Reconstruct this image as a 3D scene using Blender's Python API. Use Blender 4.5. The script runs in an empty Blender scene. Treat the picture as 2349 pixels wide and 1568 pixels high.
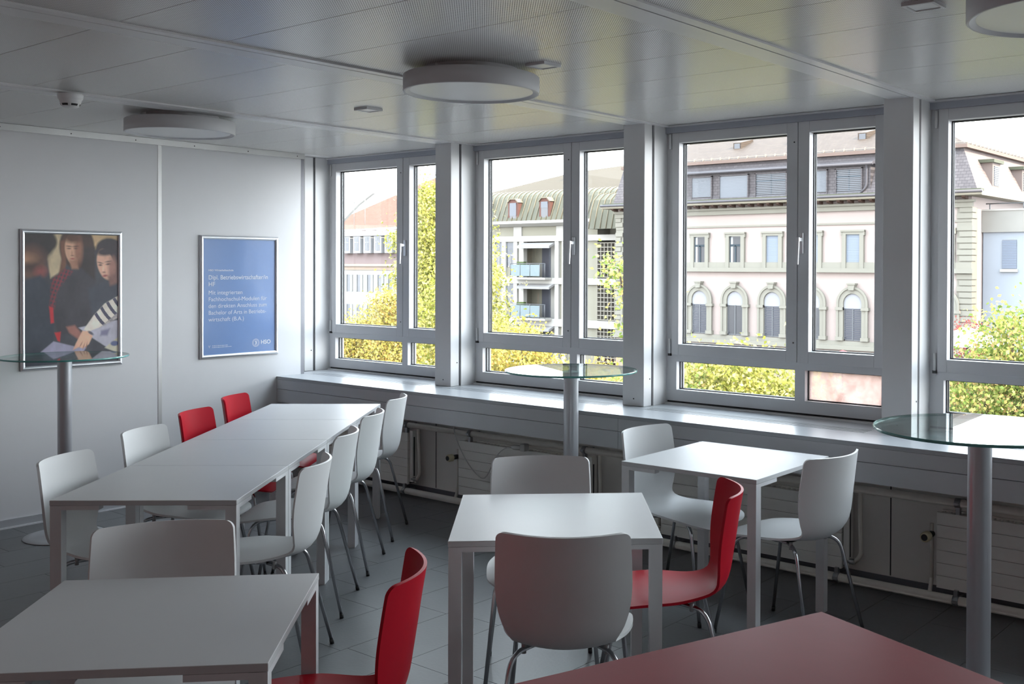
import bpy, math, random
import numpy as np
from mathutils import Matrix, Vector

# ------------------------------------------------------------------ scene, camera, light
scene = bpy.context.scene
COL = scene.collection
PI = math.pi

SKY = 8.0
SUN = 11.0
EXPOSURE = 0.60

def setup_camera():
    f, ppx, ppy = 2419.744, 1407.761, 638.568
    A, p, r = 0.661855, 0.011412, 0.003814
    right = Vector((math.cos(A), math.sin(A), 0)); fwd = Vector((-math.sin(A), math.cos(A), 0)); up = Vector((0, 0, 1))
    f2 = fwd * math.cos(p) - up * math.sin(p); u2 = up * math.cos(p) + fwd * math.sin(p)
    r3 = right * math.cos(r) + u2 * math.sin(r); u3 = u2 * math.cos(r) - right * math.sin(r)
    cam = bpy.data.cameras.new('camera')
    cam.sensor_fit = 'HORIZONTAL'; cam.sensor_width = 36.0
    cam.lens = f / 2349.0 * 36.0
    cam.shift_x = (1174.5 - ppx) / 2349.0
    cam.shift_y = (ppy - 784.0) / 2349.0
    cam.clip_start = 0.05; cam.clip_end = 600
    o = bpy.data.objects.new('camera', cam); COL.objects.link(o)
    m = Matrix((r3, u3, -f2)).transposed().to_4x4()
    m.translation = Vector((6.98434, -5.37320, 1.64032))
    o.matrix_world = m
    scene.camera = o
setup_camera()

def setup_world():
    w = bpy.data.worlds.new('sky'); scene.world = w; w.use_nodes = True
    nt = w.node_tree; nt.nodes.clear()
    out = nt.nodes.new('ShaderNodeOutputWorld'); bg = nt.nodes.new('ShaderNodeBackground')
    tc = nt.nodes.new('ShaderNodeTexCoord'); sp = nt.nodes.new('ShaderNodeSeparateXYZ')
    rp = nt.nodes.new('ShaderNodeValToRGB')
    rp.color_ramp.elements[0].position = 0.0; rp.color_ramp.elements[0].color = (0.95, 0.97, 1.0, 1)
    rp.color_ramp.elements[1].position = 0.75; rp.color_ramp.elements[1].color = (0.76, 0.87, 1.0, 1)
    nt.links.new(tc.outputs['Generated'], sp.inputs[0]); nt.links.new(sp.outputs['Z'], rp.inputs[0])
    nt.links.new(rp.outputs[0], bg.inputs[0]); bg.inputs[1].default_value = SKY
    nt.links.new(bg.outputs[0], out.inputs[0])
setup_world()

def setup_sun():
    l = bpy.data.lights.new('sun', 'SUN'); l.energy = SUN; l.angle = math.radians(0.8); l.color = (1.0, 0.84, 0.66)
    o = bpy.data.objects.new('sun', l); COL.objects.link(o)
    d = Vector((0.80, 0.0, 0.60)).normalized()      # towards the sun: along the street
    o.rotation_euler = d.to_track_quat('Z', 'Y').to_euler(); o.location = (30, 20, 40)
setup_sun()

X1, S, PW = 1.5360, 1.68139, 0.160          # pier right edge, bay pitch, pier width
NB = 6                                       # window bays
H, ZS = 2.510, 0.792                         # ceiling, sill top
RX, RY = X1 + 5 * S - PW, -6.6               # room extents
def bay0(k): return X1 + (k - 1) * S         # left edge of window bay k (0-based)

for k in range(NB):                          # sampling portals in the window openings
    l = bpy.data.lights.new('window_portal', 'AREA'); l.shape = 'RECTANGLE'; l.size = 1.5; l.size_y = 1.66
    l.cycles.is_portal = True
    o = bpy.data.objects.new('window_portal', l); COL.objects.link(o)
    o.location = (bay0(k) + 0.76, 0.115, 1.65); o.rotation_euler = (-PI / 2, 0, 0)

vs = scene.view_settings
vs.view_transform = 'Standard'; vs.look = 'None'; vs.gamma = 1.0; vs.use_curve_mapping = False
vs.exposure = EXPOSURE
scene.cycles.use_denoising = True
scene.cycles.max_bounces = 14; scene.cycles.diffuse_bounces = 7; scene.cycles.glossy_bounces = 5
scene.cycles.transparent_max_bounces = 24; scene.cycles.transmission_bounces = 8
scene.cycles.sample_clamp_indirect = 8.0
scene.cycles.caustics_reflective = False; scene.cycles.caustics_refractive = False

random.seed(7)
RNG = np.random.default_rng(11)

# ------------------------------------------------------------------ materials
MATS = {}
def srgb(r, g, b):
    def c(v):
        v /= 255.0
        return v / 12.92 if v <= 0.04045 else ((v + 0.055) / 1.055) ** 2.4
    return (c(r), c(g), c(b))

def mat(name, col=(.8, .8, .8), rough=.5, metal=0., spec=.5, var=0.03, vscale=6., bump=0., bscale=40., stretch=None, coat=0.):
    if name in MATS: return MATS[name]
    m = bpy.data.materials.new(name); m.use_nodes = True; nt = m.node_tree
    b = nt.nodes['Principled BSDF']
    b.inputs['Roughness'].default_value = rough; b.inputs['Metallic'].default_value = metal
    b.inputs['Specular IOR Level'].default_value = spec
    b.inputs['Coat Weight'].default_value = coat
    tc = nt.nodes.new('ShaderNodeTexCoord'); n = nt.nodes.new('ShaderNodeTexNoise')
    n.inputs['Scale'].default_value = vscale; n.inputs['Detail'].default_value = 4
    src = tc.outputs['Object']
    if stretch:
        mp = nt.nodes.new('ShaderNodeMapping'); mp.inputs['Scale'].default_value = stretch
        nt.links.new(src, mp.inputs[0]); src = mp.outputs[0]
    nt.links.new(src, n.inputs['Vector'])
    mx = nt.nodes.new('ShaderNodeMix'); mx.data_type = 'RGBA'
    mx.inputs[6].default_value = (*[max(0, c * (1 - var)) for c in col], 1)
    mx.inputs[7].default_value = (*[min(1, c * (1 + var)) for c in col], 1)
    nt.links.new(n.outputs['Fac'], mx.inputs[0]); nt.links.new(mx.outputs[2], b.inputs['Base Color'])
    if bump:
        n2 = nt.nodes.new('ShaderNodeTexNoise'); n2.inputs['Scale'].default_value = bscale; n2.inputs['Detail'].default_value = 3
        nt.links.new(src, n2.inputs['Vector'])
        bp = nt.nodes.new('ShaderNodeBump'); bp.inputs['Strength'].default_value = bump; bp.inputs['Distance'].default_value = 0.01
        nt.links.new(n2.outputs['Fac'], bp.inputs['Height']); nt.links.new(bp.outputs[0], b.inputs['Normal'])
    MATS[name] = m
    return m

def glass_mat(name, tint=(1, 1, 1), ior=1.45, rough=0.0, boost=1.0):
    if name in MATS: return MATS[name]
    m = bpy.data.materials.new(name); m.use_nodes = True; nt = m.node_tree; nt.nodes.clear()
    out = nt.nodes.new('ShaderNodeOutputMaterial'); t = nt.nodes.new('ShaderNodeBsdfTransparent')
    g = nt.nodes.new('ShaderNodeBsdfGlossy'); mix = nt.nodes.new('ShaderNodeMixShader'); lw = nt.nodes.new('ShaderNodeLayerWeight')
    t.inputs[0].default_value = (*tint, 1); g.inputs['Roughness'].default_value = rough
    pw = nt.nodes.new('ShaderNodeMath'); pw.operation = 'POWER'; pw.inputs[1].default_value = 5.0
    ma = nt.nodes.new('ShaderNodeMath'); ma.operation = 'MULTIPLY_ADD'; f0 = ((ior - 1) / (ior + 1)) ** 2
    ma.inputs[1].default_value = 1 - f0; ma.inputs[2].default_value = f0
    nt.links.new(lw.outputs['Facing'], pw.inputs[0]); nt.links.new(pw.outputs[0], ma.inputs[0])
    nt.links.new(ma.outputs[0], mix.inputs[0]); nt.links.new(t.outputs[0], mix.inputs[1]); nt.links.new(g.outputs[0], mix.inputs[2])
    nt.links.new(mix.outputs[0], out.inputs[0])
    MATS[name] = m
    return m

def mottled_glass(name):
    if name in MATS: return MATS[name]
    m = bpy.data.materials.new(name); m.use_nodes = True; nt = m.node_tree; nt.nodes.clear()
    out = nt.nodes.new('ShaderNodeOutputMaterial'); t = nt.nodes.new('ShaderNodeBsdfTransparent')
    d = nt.nodes.new('ShaderNodeBsdfTranslucent'); d.inputs[0].default_value = (.36, .27, .24, 1)
    mix = nt.nodes.new('ShaderNodeMixShader')
    tc = nt.nodes.new('ShaderNodeTexCoord'); n = nt.nodes.new('ShaderNodeTexNoise')
    n.inputs['Scale'].default_value = 9; n.inputs['Detail'].default_value = 8; n.inputs['Roughness'].default_value = .75
    rp = nt.nodes.new('ShaderNodeValToRGB'); rp.color_ramp.elements[0].position = .35; rp.color_ramp.elements[0].color = (.45, .45, .45, 1)
    rp.color_ramp.elements[1].position = .62; rp.color_ramp.elements[1].color = (.92, .92, .92, 1)
    nt.links.new(tc.outputs['Object'], n.inputs[0]); nt.links.new(n.outputs['Fac'], rp.inputs[0]); nt.links.new(rp.outputs[0], mix.inputs[0])
    nt.links.new(t.outputs[0], mix.inputs[1]); nt.links.new(d.outputs[0], mix.inputs[2]); nt.links.new(mix.outputs[0], out.inputs[0])
    MATS[name] = m
    return m

def perforated(name, col, hole, pitch):
    m = bpy.data.materials.new(name); m.use_nodes = True; nt = m.node_tree
    b = nt.nodes['Principled BSDF']; b.inputs['Roughness'].default_value = .27
    tc = nt.nodes.new('ShaderNodeTexCoord'); sp = nt.nodes.new('ShaderNodeSeparateXYZ'); nt.links.new(tc.outputs['Object'], sp.inputs[0])
    def M(op, a, c=None):
        n = nt.nodes.new('ShaderNodeMath'); n.operation = op
        for i, v in enumerate((a, c)):
            if v is None: continue
            if isinstance(v, (int, float)): n.inputs[i].default_value = v
            else: nt.links.new(v, n.inputs[i])
        return n.outputs[0]
    u = M('DIVIDE', M('ADD', sp.outputs['X'], sp.outputs['Y']), pitch)
    v = M('DIVIDE', M('SUBTRACT', sp.outputs['X'], sp.outputs['Y']), pitch)
    fu = M('SUBTRACT', M('FRACT', u), .5); fv = M('SUBTRACT', M('FRACT', v), .5)
    r2 = M('ADD', M('MULTIPLY', fu, fu), M('MULTIPLY', fv, fv))
    inside = M('LESS_THAN', r2, hole * hole)
    mx = nt.nodes.new('ShaderNodeMix'); mx.data_type = 'RGBA'; mx.inputs[6].default_value = (*col, 1); mx.inputs[7].default_value = (.20, .20, .20, 1)
    nt.links.new(inside, mx.inputs[0]); nt.links.new(mx.outputs[2], b.inputs['Base Color'])
    sm = M('MULTIPLY', M('SUBTRACT', 1.0, inside), 1.0); nt.links.new(sm, b.inputs['Specular IOR Level'])
    MATS[name] = m
    return m

def tiles_mat(name, col, col2, sx, sz, mort=(.2, .2, .2), ms=.02, rough=.7, swap=False):
    """shingle / course pattern on far roofs"""
    if name in MATS: return MATS[name]
    m = bpy.data.materials.new(name); m.use_nodes = True; nt = m.node_tree; b = nt.nodes['Principled BSDF']; b.inputs['Roughness'].default_value = rough
    b.inputs['Specular IOR Level'].default_value = .15
    tc = nt.nodes.new('ShaderNodeTexCoord'); sp = nt.nodes.new('ShaderNodeSeparateXYZ'); cb = nt.nodes.new('ShaderNodeCombineXYZ')
    nt.links.new(tc.outputs['Object'], sp.inputs[0])
    nt.links.new(sp.outputs['Y' if swap else 'X'], cb.inputs[0]); nt.links.new(sp.outputs['Z'], cb.inputs[1])
    br = nt.nodes.new('ShaderNodeTexBrick'); br.inputs['Scale'].default_value = 1; br.inputs['Brick Width'].default_value = sx; br.inputs['Row Height'].default_value = sz
    br.inputs['Mortar Size'].default_value = ms; br.inputs['Color1'].default_value = (*col, 1); br.inputs['Color2'].default_value = (*col2, 1); br.inputs['Mortar'].default_value = (*mort, 1)
    nt.links.new(cb.outputs[0], br.inputs['Vector']); nt.links.new(br.outputs[0], b.inputs['Base Color'])
    MATS[name] = m
    return m

def vcol_mat(name, rough=.5, translucent=0., spec=.5, coat=0.):
    if name in MATS: return MATS[name]
    m = bpy.data.materials.new(name); m.use_nodes = True; nt = m.node_tree; b = nt.nodes['Principled BSDF']
    b.inputs['Roughness'].default_value = rough; b.inputs['Specular IOR Level'].default_value = spec; b.inputs['Coat Weight'].default_value = coat
    a = nt.nodes.new('ShaderNodeVertexColor'); a.layer_name = 'col'; nt.links.new(a.outputs[0], b.inputs['Base Color'])
    if translucent:
        out = nt.nodes['Material Output']; tr = nt.nodes.new('ShaderNodeBsdfTranslucent'); mx = nt.nodes.new('ShaderNodeMixShader')
        mx.inputs[0].default_value = translucent; nt.links.new(a.outputs[0], tr.inputs[0])
        nt.links.new(b.outputs[0], mx.inputs[1]); nt.links.new(tr.outputs[0], mx.inputs[2]); nt.links.new(mx.outputs[0], out.inputs[0])
    MATS[name] = m
    return m

WALL = mat('wall_paint', (.78, .78, .79), .55, var=.02, bump=.02, bscale=220)
CEILP = perforated('perforated_steel', (.84, .84, .82), .27, .0108)
CEILS = mat('ceiling_profile_lacquer', (.74, .74, .74), .35, var=.02)
WFRAME = mat('grey_window_lacquer', (.58, .585, .60), .42, var=.02)
PIER = mat('light_grey_pier_cladding', (.70, .70, .70), .40, var=.02)
GASKET = mat('black_gasket', (.015, .015, .017), .5)
SILLM = mat('satin_grey_sill', (.43, .45, .47), .30, var=.02, spec=.22)
PANEL = mat('grey_sill_front', (.56, .57, .59), .5, var=.03, spec=.3)
ALU = mat('brushed_aluminium', (.62, .62, .61), .42, .7, var=.05, vscale=3)
ALUSNAP = mat('silver_snap_frame', (.72, .74, .77), .30, .75, var=.03)
TILE = mat('grey_floor_tile', (.138, .140, .146), .38, var=.10, vscale=5, bump=.05, bscale=60, spec=.26)
GROUT = mat('dark_grout', (.05, .05, .055), .8)
WTOP = mat('white_laminate', (.57, .575, .58), .38, var=.02, spec=.10)
WLEG = mat('white_powder_coat', (.68, .68, .69), .42, var=.02, spec=.2)
WSHELL = mat('white_plastic_shell', (.72, .73, .73), .42, var=.02, spec=.2)
RSHELL = mat('red_plastic_shell', (.46, .010, .024), .40, var=.06, spec=.07)
CHROME = mat('satin_chrome_tube', (.55, .55, .57), .22, 1.0, var=.05)
BLACKP = mat('black_plastic', (.02, .02, .02), .45)
REDTOP = mat('dark_red_table_top', (.22, .012, .020), .42, var=.22, vscale=2.2, bump=.03, bscale=12, spec=.022)
LAMPB = mat('white_lamp_body', (.62, .62, .63), .5)
LAMPD = mat('opal_diffuser', (.80, .80, .80), .35, var=.01)
POLE = mat('grey_metal_pole', (.50, .51, .54), .32, .55, var=.03)
RADW = mat('radiator_enamel', (.74, .72, .68), .45, var=.05)
PIPE = mat('painted_pipe', (.66, .62, .56), .45, var=.12, vscale=20)
LOWWALL = mat('parapet_paint', (.66, .64, .61), .6, var=.05)
STEEL = mat('zinc_clamp', (.35, .35, .36), .35, .8)
IVORY = mat('ivory_plastic', (.60, .54, .36), .45)
CABLE = mat('grey_cable', (.55, .54, .52), .5)
GLASS = glass_mat('window_glass', (.97, .985, .98))
TGLASS = glass_mat('table_glass', (.82, .93, .90), 1.45)
TEDGE = mat('green_glass_edge', (.10, .36, .33), .12, spec=.8)

# ------------------------------------------------------------------ mesh helpers
class MB:
    def __init__(s): s.v = []; s.f = []; s.sm = []; s.mi = []
    def add(s, vs, fs, smooth=False, mi=0):
        o = len(s.v); s.v += [tuple(v) for v in vs]
        for f in fs: s.f.append([i + o for i in f]); s.sm.append(smooth); s.mi.append(mi)
        return s
    def box(s, x0, x1, y0, y1, z0, z1, mi=0):
        vs = [(x, y, z) for z in (z0, z1) for y in (y0, y1) for x in (x0, x1)]
        return s.add(vs, [(0, 2, 3, 1), (4, 5, 7, 6), (0, 1, 5, 4), (2, 6, 7, 3), (0, 4, 6, 2), (1, 3, 7, 5)], mi=mi)
    def prism(s, poly, axis, a, b, smooth=False, mi=0):
        """extrude a 2-D polygon along an axis ('x': poly=(y,z), 'y': poly=(x,z), 'z': poly=(x,y))"""
        def P(p, t): return {'x': (t, p[0], p[1]), 'y': (p[0], t, p[1]), 'z': (p[0], p[1], t)}[axis]
        n = len(poly); vs = [P(p, a) for p in poly] + [P(p, b) for p in poly]
        o = len(s.v); s.v += vs
        for i in range(n):
            j = (i + 1) % n; s.f.append([o + i, o + j, o + n + j, o + n + i]); s.sm.append(smooth); s.mi.append(mi)
        s.f.append([o + i for i in range(n - 1, -1, -1)]); s.sm.append(False); s.mi.append(mi)
        s.f.append([o + n + i for i in range(n)]); s.sm.append(False); s.mi.append(mi)
        return s
    def quad(s, a, b, c, d, mi=0): return s.add([a, b, c, d], [(0, 1, 2, 3)], mi=mi)
    def tube(s, pts, r, n=8, caps=True, mi=0):
        pts = [Vector(p) for p in pts]; m = len(pts); o = len(s.v)
        rr = r if isinstance(r, (list, tuple)) else [r] * m
        t0 = (pts[1] - pts[0]).normalized()
        ref = Vector((0, 0, 1)) if abs(t0.z) < .9 else Vector((1, 0, 0))
        u = t0.cross(ref).normalized()
        for i, p in enumerate(pts):
            t = (pts[min(i + 1, m - 1)] - pts[max(i - 1, 0)]).normalized()
            u = (u - t * u.dot(t)).normalized(); w = t.cross(u)
            for k in range(n):
                a = 2 * PI * k / n; q = p + (u * math.cos(a) + w * math.sin(a)) * rr[i]; s.v.append(tuple(q))
        for i in range(m - 1):
            for k in range(n):
                k2 = (k + 1) % n
                s.f.append([o + i * n + k, o + i * n + k2, o + (i + 1) * n + k2, o + (i + 1) * n + k]); s.sm.append(True); s.mi.append(mi)
        if caps:
            s.f.append([o + k for k in range(n - 1, -1, -1)]); s.sm.append(False); s.mi.append(mi)
            s.f.append([o + (m - 1) * n + k for k in range(n)]); s.sm.append(False); s.mi.append(mi)
        return s
    def lathe(s, prof, c=(0, 0, 0), n=48, smooth=True, mi=0, flat=()):
        """prof: list of (r,z); closed at r=0 ends"""
        o = len(s.v); m = len(prof)
        for (r, z) in prof:
            for k in range(n):
                a = 2 * PI * k / n; s.v.append((c[0] + r * math.cos(a), c[1] + r * math.sin(a), c[2] + z))
        for i in range(m - 1):
            for k in range(n):
                k2 = (k + 1) % n
                s.f.append([o + i * n + k, o + i * n + k2, o + (i + 1) * n + k2, o + (i + 1) * n + k]); s.sm.append(smooth and i not in flat); s.mi.append(mi)
        return s
    def disc(s, r, z, c=(0, 0), n=48, up=True, mi=0):
        o = len(s.v)
        for k in range(n):
            a = 2 * PI * k / n; s.v.append((c[0] + r * math.cos(a), c[1] + r * math.sin(a), z))
        idx = [o + k for k in range(n)]
        s.f.append(idx if up else idx[::-1]); s.sm.append(False); s.mi.append(mi)
        return s
    def mesh(s, name, mats):
        me = bpy.data.meshes.new(name); me.from_pydata(s.v, [], s.f)
        if not isinstance(mats, (list, tuple)): mats = [mats]
        for m in mats: me.materials.append(m)
        me.polygons.foreach_set('use_smooth', s.sm); me.polygons.foreach_set('material_index', s.mi)
        me.update()
        return me
    def build(s, name, mats, parent=None, loc=(0, 0, 0), rz=0.0, bevel=0.0):
        o = bpy.data.objects.new(name, s.mesh(name, mats)); COL.objects.link(o)
        o.location = loc; o.rotation_euler = (0, 0, rz); o.parent = parent
        if bevel:
            b = o.modifiers.new('bevel', 'BEVEL'); b.width = bevel; b.segments = 2; b.limit_method = 'ANGLE'
        return o

def empty(name, loc=(0, 0, 0), rz=0.0, parent=None):
    o = bpy.data.objects.new(name, None); COL.objects.link(o); o.location = loc; o.rotation_euler = (0, 0, rz); o.parent = parent
    o.empty_display_size = .1
    return o
def tag(o, label=None, cat=None, group=None, kind=None):
    if label: o['label'] = label
    if cat: o['category'] = cat
    if group: o['group'] = group
    if kind: o['kind'] = kind
    return o
def inst(o, parent=None, loc=None, rz=None):
    c = o.copy(); COL.objects.link(c); c.parent = parent
    if loc is not None: c.location = loc
    if rz is not None: c.rotation_euler = (0, 0, rz)
    return c
def copy_tree(o, parent=None):
    c = inst(o, parent)
    for ch in list(o.children): copy_tree(ch, c)
    return c
def struct(o, label): return tag(o, label, None, None, 'structure')
def box(name, m, parent, *b, bevel=0.0): return MB().box(*b).build(name, m, parent, bevel=bevel)
def arc(c, r, a0, a1, n): return [(c[0] + r * math.cos(a0 + (a1 - a0) * i / n), c[1] + r * math.sin(a0 + (a1 - a0) * i / n)) for i in range(n + 1)]
def bez(p0, p1, p2, p3, n=8):
    p0, p1, p2, p3 = map(Vector, (p0, p1, p2, p3)); out = []
    for i in range(n + 1):
        t = i / n; out.append(p0 * (1 - t) ** 3 + p1 * 3 * t * (1 - t) ** 2 + p2 * 3 * t * t * (1 - t) + p3 * t ** 3)
    return out
def fillet(pts, r, n=5):
    """polyline with rounded corners"""
    pts = [Vector(p) for p in pts]; out = [pts[0]]
    for i in range(1, len(pts) - 1):
        a = (pts[i - 1] - pts[i]); b = (pts[i + 1] - pts[i]); rr = min(r, a.length * .49, b.length * .49)
        A = pts[i] + a.normalized() * rr; B = pts[i] + b.normalized() * rr
        for k in range(n + 1):
            t = k / n; out.append(A * (1 - t) ** 2 + pts[i] * 2 * t * (1 - t) + B * t * t)
    out.append(pts[-1])
    return out

# ------------------------------------------------------------------ room shell
def build_floor():
    fl = box('floor', GROUT, None, -.35, RX + .3, RY - .2, .25, -.25, -.0035)
    struct(fl, 'dark grey tiled floor of the lunch room')
    fl.data.materials.clear(); fl.data.materials.append(GROUT)
    w, l, g = .305, .61, .0025
    me = MB().box(0, w - g, 0, l - g, -.012, 0).mesh('floor_tile', TILE)
    cols = {0: -2.51, 1: -2.752, 4: -2.824, 5: -2.98, 9: -2.10, 11: -1.905, 12: -2.456}
    n = 0; x_first = 3.32 - 11 * w
    for c in range(0, 21):
        x = x_first + c * w
        off = cols.get(c, -random.uniform(1.9, 2.5))
        y = off - math.floor((off + 4.75) / l) * l
        while y < -.32:
            o = bpy.data.objects.new('tile', me); COL.objects.link(o); o.location = (x, y, 0); o.parent = fl
            y += l; n += 1
build_floor()
# plain floor beyond the built tiles is the same tile material
def floor_beyond():
    p = struct(box('floor_far', TILE, None, 6.37, RX + .3, RY - .2, -.2, -.012, 0.0), 'grey floor beyond the tables, to the right of the picture')
    p2 = struct(box('floor_near', TILE, None, -.35, 6.369, RY - .2, -5.40, -.012, -0.0), 'grey floor behind the photographer')
floor_beyond()

def build_ceiling():
    ce = struct(box('ceiling', CEILS, None, -.35, RX + .3, RY - .2, .25, H + .022, H + .25), 'grey metal ceiling of perforated panels between flat profiles')
    ys = [-.10, -.52]
    while ys[-1] > RY: ys.append(ys[-1] - .4225)
    ys[0] = -.015
    cache = {}
    for b in range(0, 6):
        xa = max(bay0(b) + .034, .004) if b == 0 else bay0(b) + .034
        xb = bay0(b + 1) - .137
        if b == 5: xb = RX - .004
        for i in range(len(ys) - 1):
            y1, y0 = ys[i], ys[i + 1]
            key = (round(xb - xa, 3), round(y1 - y0, 3))
            if key not in cache: cache[key] = MB().box(0, xb - xa, 0.002, y1 - y0 - .002, 0, .02).mesh('ceiling_panel', CEILP)
            o = bpy.data.objects.new('ceiling_panel', cache[key]); COL.objects.link(o); o.parent = ce; o.location = (xa, y0, H)
    box('ceiling_corner_panel', CEILS, ce, -.31, .003, -.378, -.015, H, H + .02)
    for k in range(0, 5):
        x = bay0(k + 1)
        a = MB().box(x - .137, x - .024, RY, -.02, H - .008, H + .02).build('ceiling_profile', CEILS, ce)
        a2 = MB().box(x - .016, x + .034, RY, -.02, H - .008, H + .02).build('ceiling_profile', CEILS, ce)
        box('profile_gap', GASKET, ce, x - .024, x - .016, RY, -.02, H - .005, H + .02)
build_ceiling()

def build_walls():
    wl = struct(box('wall_left', WALL, None, -.30, -.012, RY, -.38, -.01, H + .02), 'off-white panelled partition wall with the two framed posters')
    # separate wall panels with aluminium joint strips
    js = [-1.5345, -1.5345 - 2.0, -1.5345 - 4.0]
    ed = [-.38] + js + [RY]
    for i in range(len(ed) - 1):
        y1 = ed[i] - (.013 if i else 0); y0 = ed[i + 1] + (.013 if i < len(ed) - 2 else 0)
        box('wall_panel', WALL, wl, -.012, 0, y0, y1, .0, H)
    for y in js: box('joint_strip', ALU, wl, -.012, .002, y - .0135, y + .0135, .05, H - .04)
    box('wall_end_strip', mat('end_strip_grey', (.30, .30, .33), .4), wl, -.06, .001, -.3799, -.352, ZS, H)
    tr = struct(box('trim_1', ALU, None, .0, .010, RY, -.352, H - .042, H - .001), 'aluminium ceiling edge trim with screws along the left wall')
    me = MB().lathe([(0.0, .0025), (.0035, .0025), (.004, 0)], n=10).mesh('screw', BLACKP)
    y = -.42
    while y > -4.5:
        o = bpy.data.objects.new('screw', me); COL.objects.link(o); o.parent = tr; o.location = (.010, y, H - .024); o.rotation_euler = (0, PI / 2, 0); y -= .43
    bb = struct(box('baseboard_left', mat('grey_baseboard', (.45, .46, .48), .45), None, .0, .012, RY, -.62, .0, .056), 'grey skirting board along the left wall')
    box('baseboard_lip', mat('white_lip', (.75, .76, .78), .4), bb, .012, .018, RY, -.62, .0, .010)
    struct(box('wall_back', mat('back_wall_red', (.50, .32, .30), .5), None, -.30, RX + .3, RY - .2, RY, -.01, H + .02), 'red wall behind the photographer')
    struct(box('wall_right', WALL, None, RX, RX + .25, RY, .25, -.01, H + .02), 'white wall at the right end of the room')
    box('corner_closure', WALL, wl, -.48, -.30, -.40, .24, -.01, H + .2)
    # window wall: parapet, lintel, piers
    wp = struct(box('wall_window', LOWWALL, None, -.35, RX + .3, -.30, .095, -.01, ZS - .055), 'painted parapet wall below the windows')
    box('lintel', PIER, wp, -.35, RX + .3, .0, .095, 2.481, H + .25)
    box('sill_apron', PIER, wp, -.35, RX + .3, -.02, .095, ZS - .055, .800)
    for k in range(0, 6):
        xj = bay0(k) - .08 if k else None
        if xj: box('panel_joint', GASKET, wp, xj - .003, xj + .003, -.3015, -.30, .08, ZS - .19)
    bw = struct(box('baseboard_window', mat('dark_skirting', (.10, .10, .12), .5), None, -.01, RX, -.309, -.30, .0, .075), 'dark skirting under the radiators')
build_walls()

def build_piers():
    for k in range(0, 7):
        xr = bay0(k); xl = xr - PW
        lab = ['narrow grey pier against the left wall corner', 'grey window pier beside the tall autumn tree', 'grey window pier behind the middle glass table',
               'wide grey window pier at right, behind the right glass table', 'grey window pier beyond the right picture edge', 'grey window pier further right along the windows', 'grey window pier at the right room corner'][k]
        p = struct(MB().box(xl, xr, -.240, -.160, ZS + .001, H - .002).build('trim_%d' % (k + 2), PIER, None, bevel=.003), lab)
        box('shadow_groove', mat('groove_grey', (.12, .12, .13), .5), p, xl, xr - .010, -.160, -.138, ZS, H - .002)
        box('pier_return', PIER, p, xl, xr, -.138, .095, ZS, H - .002)
        for z in (ZS + .045,):
            MB().lathe([(0, .002), (.004, .002), (.0045, 0)], n=10).build('screw', BLACKP, p, loc=(xl + .085, -.240, z)).rotation_euler = (PI / 2, 0, 0)
        MB().lathe([(0, .002), (.004, .002), (.0045, 0)], n=10).build('screw', BLACKP, p, loc=(xr, -.178, ZS + .165)).rotation_euler = (0, PI / 2, 0)
build_piers()

def build_sill():
    s = empty('trim_9', (0, 0, 0)); struct(s, 'deep grey window sill ledge running under all the windows')
    box('sill_board', SILLM, s, -.14, RX, -.600, -.335, ZS - .022, ZS, bevel=.002)
    box('sill_rear_board', SILLM, s, -.14, RX, -.215, -.02, ZS - .022, ZS)
    box('sill_groove_base', GASKET, s, -.14, RX, -.335, -.215, ZS - .05, ZS - .016)
    # grille slats in each bay
    for k in range(NB):
        x0, x1 = max(bay0(k) + .06, .06), bay0(k) + 1.46
        for j, y in enumerate((-.325, -.300, -.275, -.250, -.225)):
            box('grille_slat', SILLM, s, x0, x1, y - .008, y + .008, ZS - .016, ZS - .001)
        box('sill_bridge', SILLM, s, x1, (bay0(k + 1) + .06) if k < NB - 1 else RX, -.335, -.215, ZS - .022, ZS)
        if k == 0: box('sill_bridge', SILLM, s, -.14, x0, -.335, -.215, ZS - .022, ZS)
    # front: two stacked boards with a shadow line
    xs = [0.0, 3.30, 6.60, RX]
    for i in range(3):
        box('front_board', PANEL, s, xs[i] + .0012, xs[i + 1] - .0012, -.5985, -.58, .6985, ZS - .0225)
        box('front_board', PANEL, s, xs[i] + .0012, xs[i + 1] - .0012, -.5985, -.58, .597, .6955)
    box('underside', PANEL, s, 0, RX, -.58, -.30, .615, .63)
build_sill()

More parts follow.
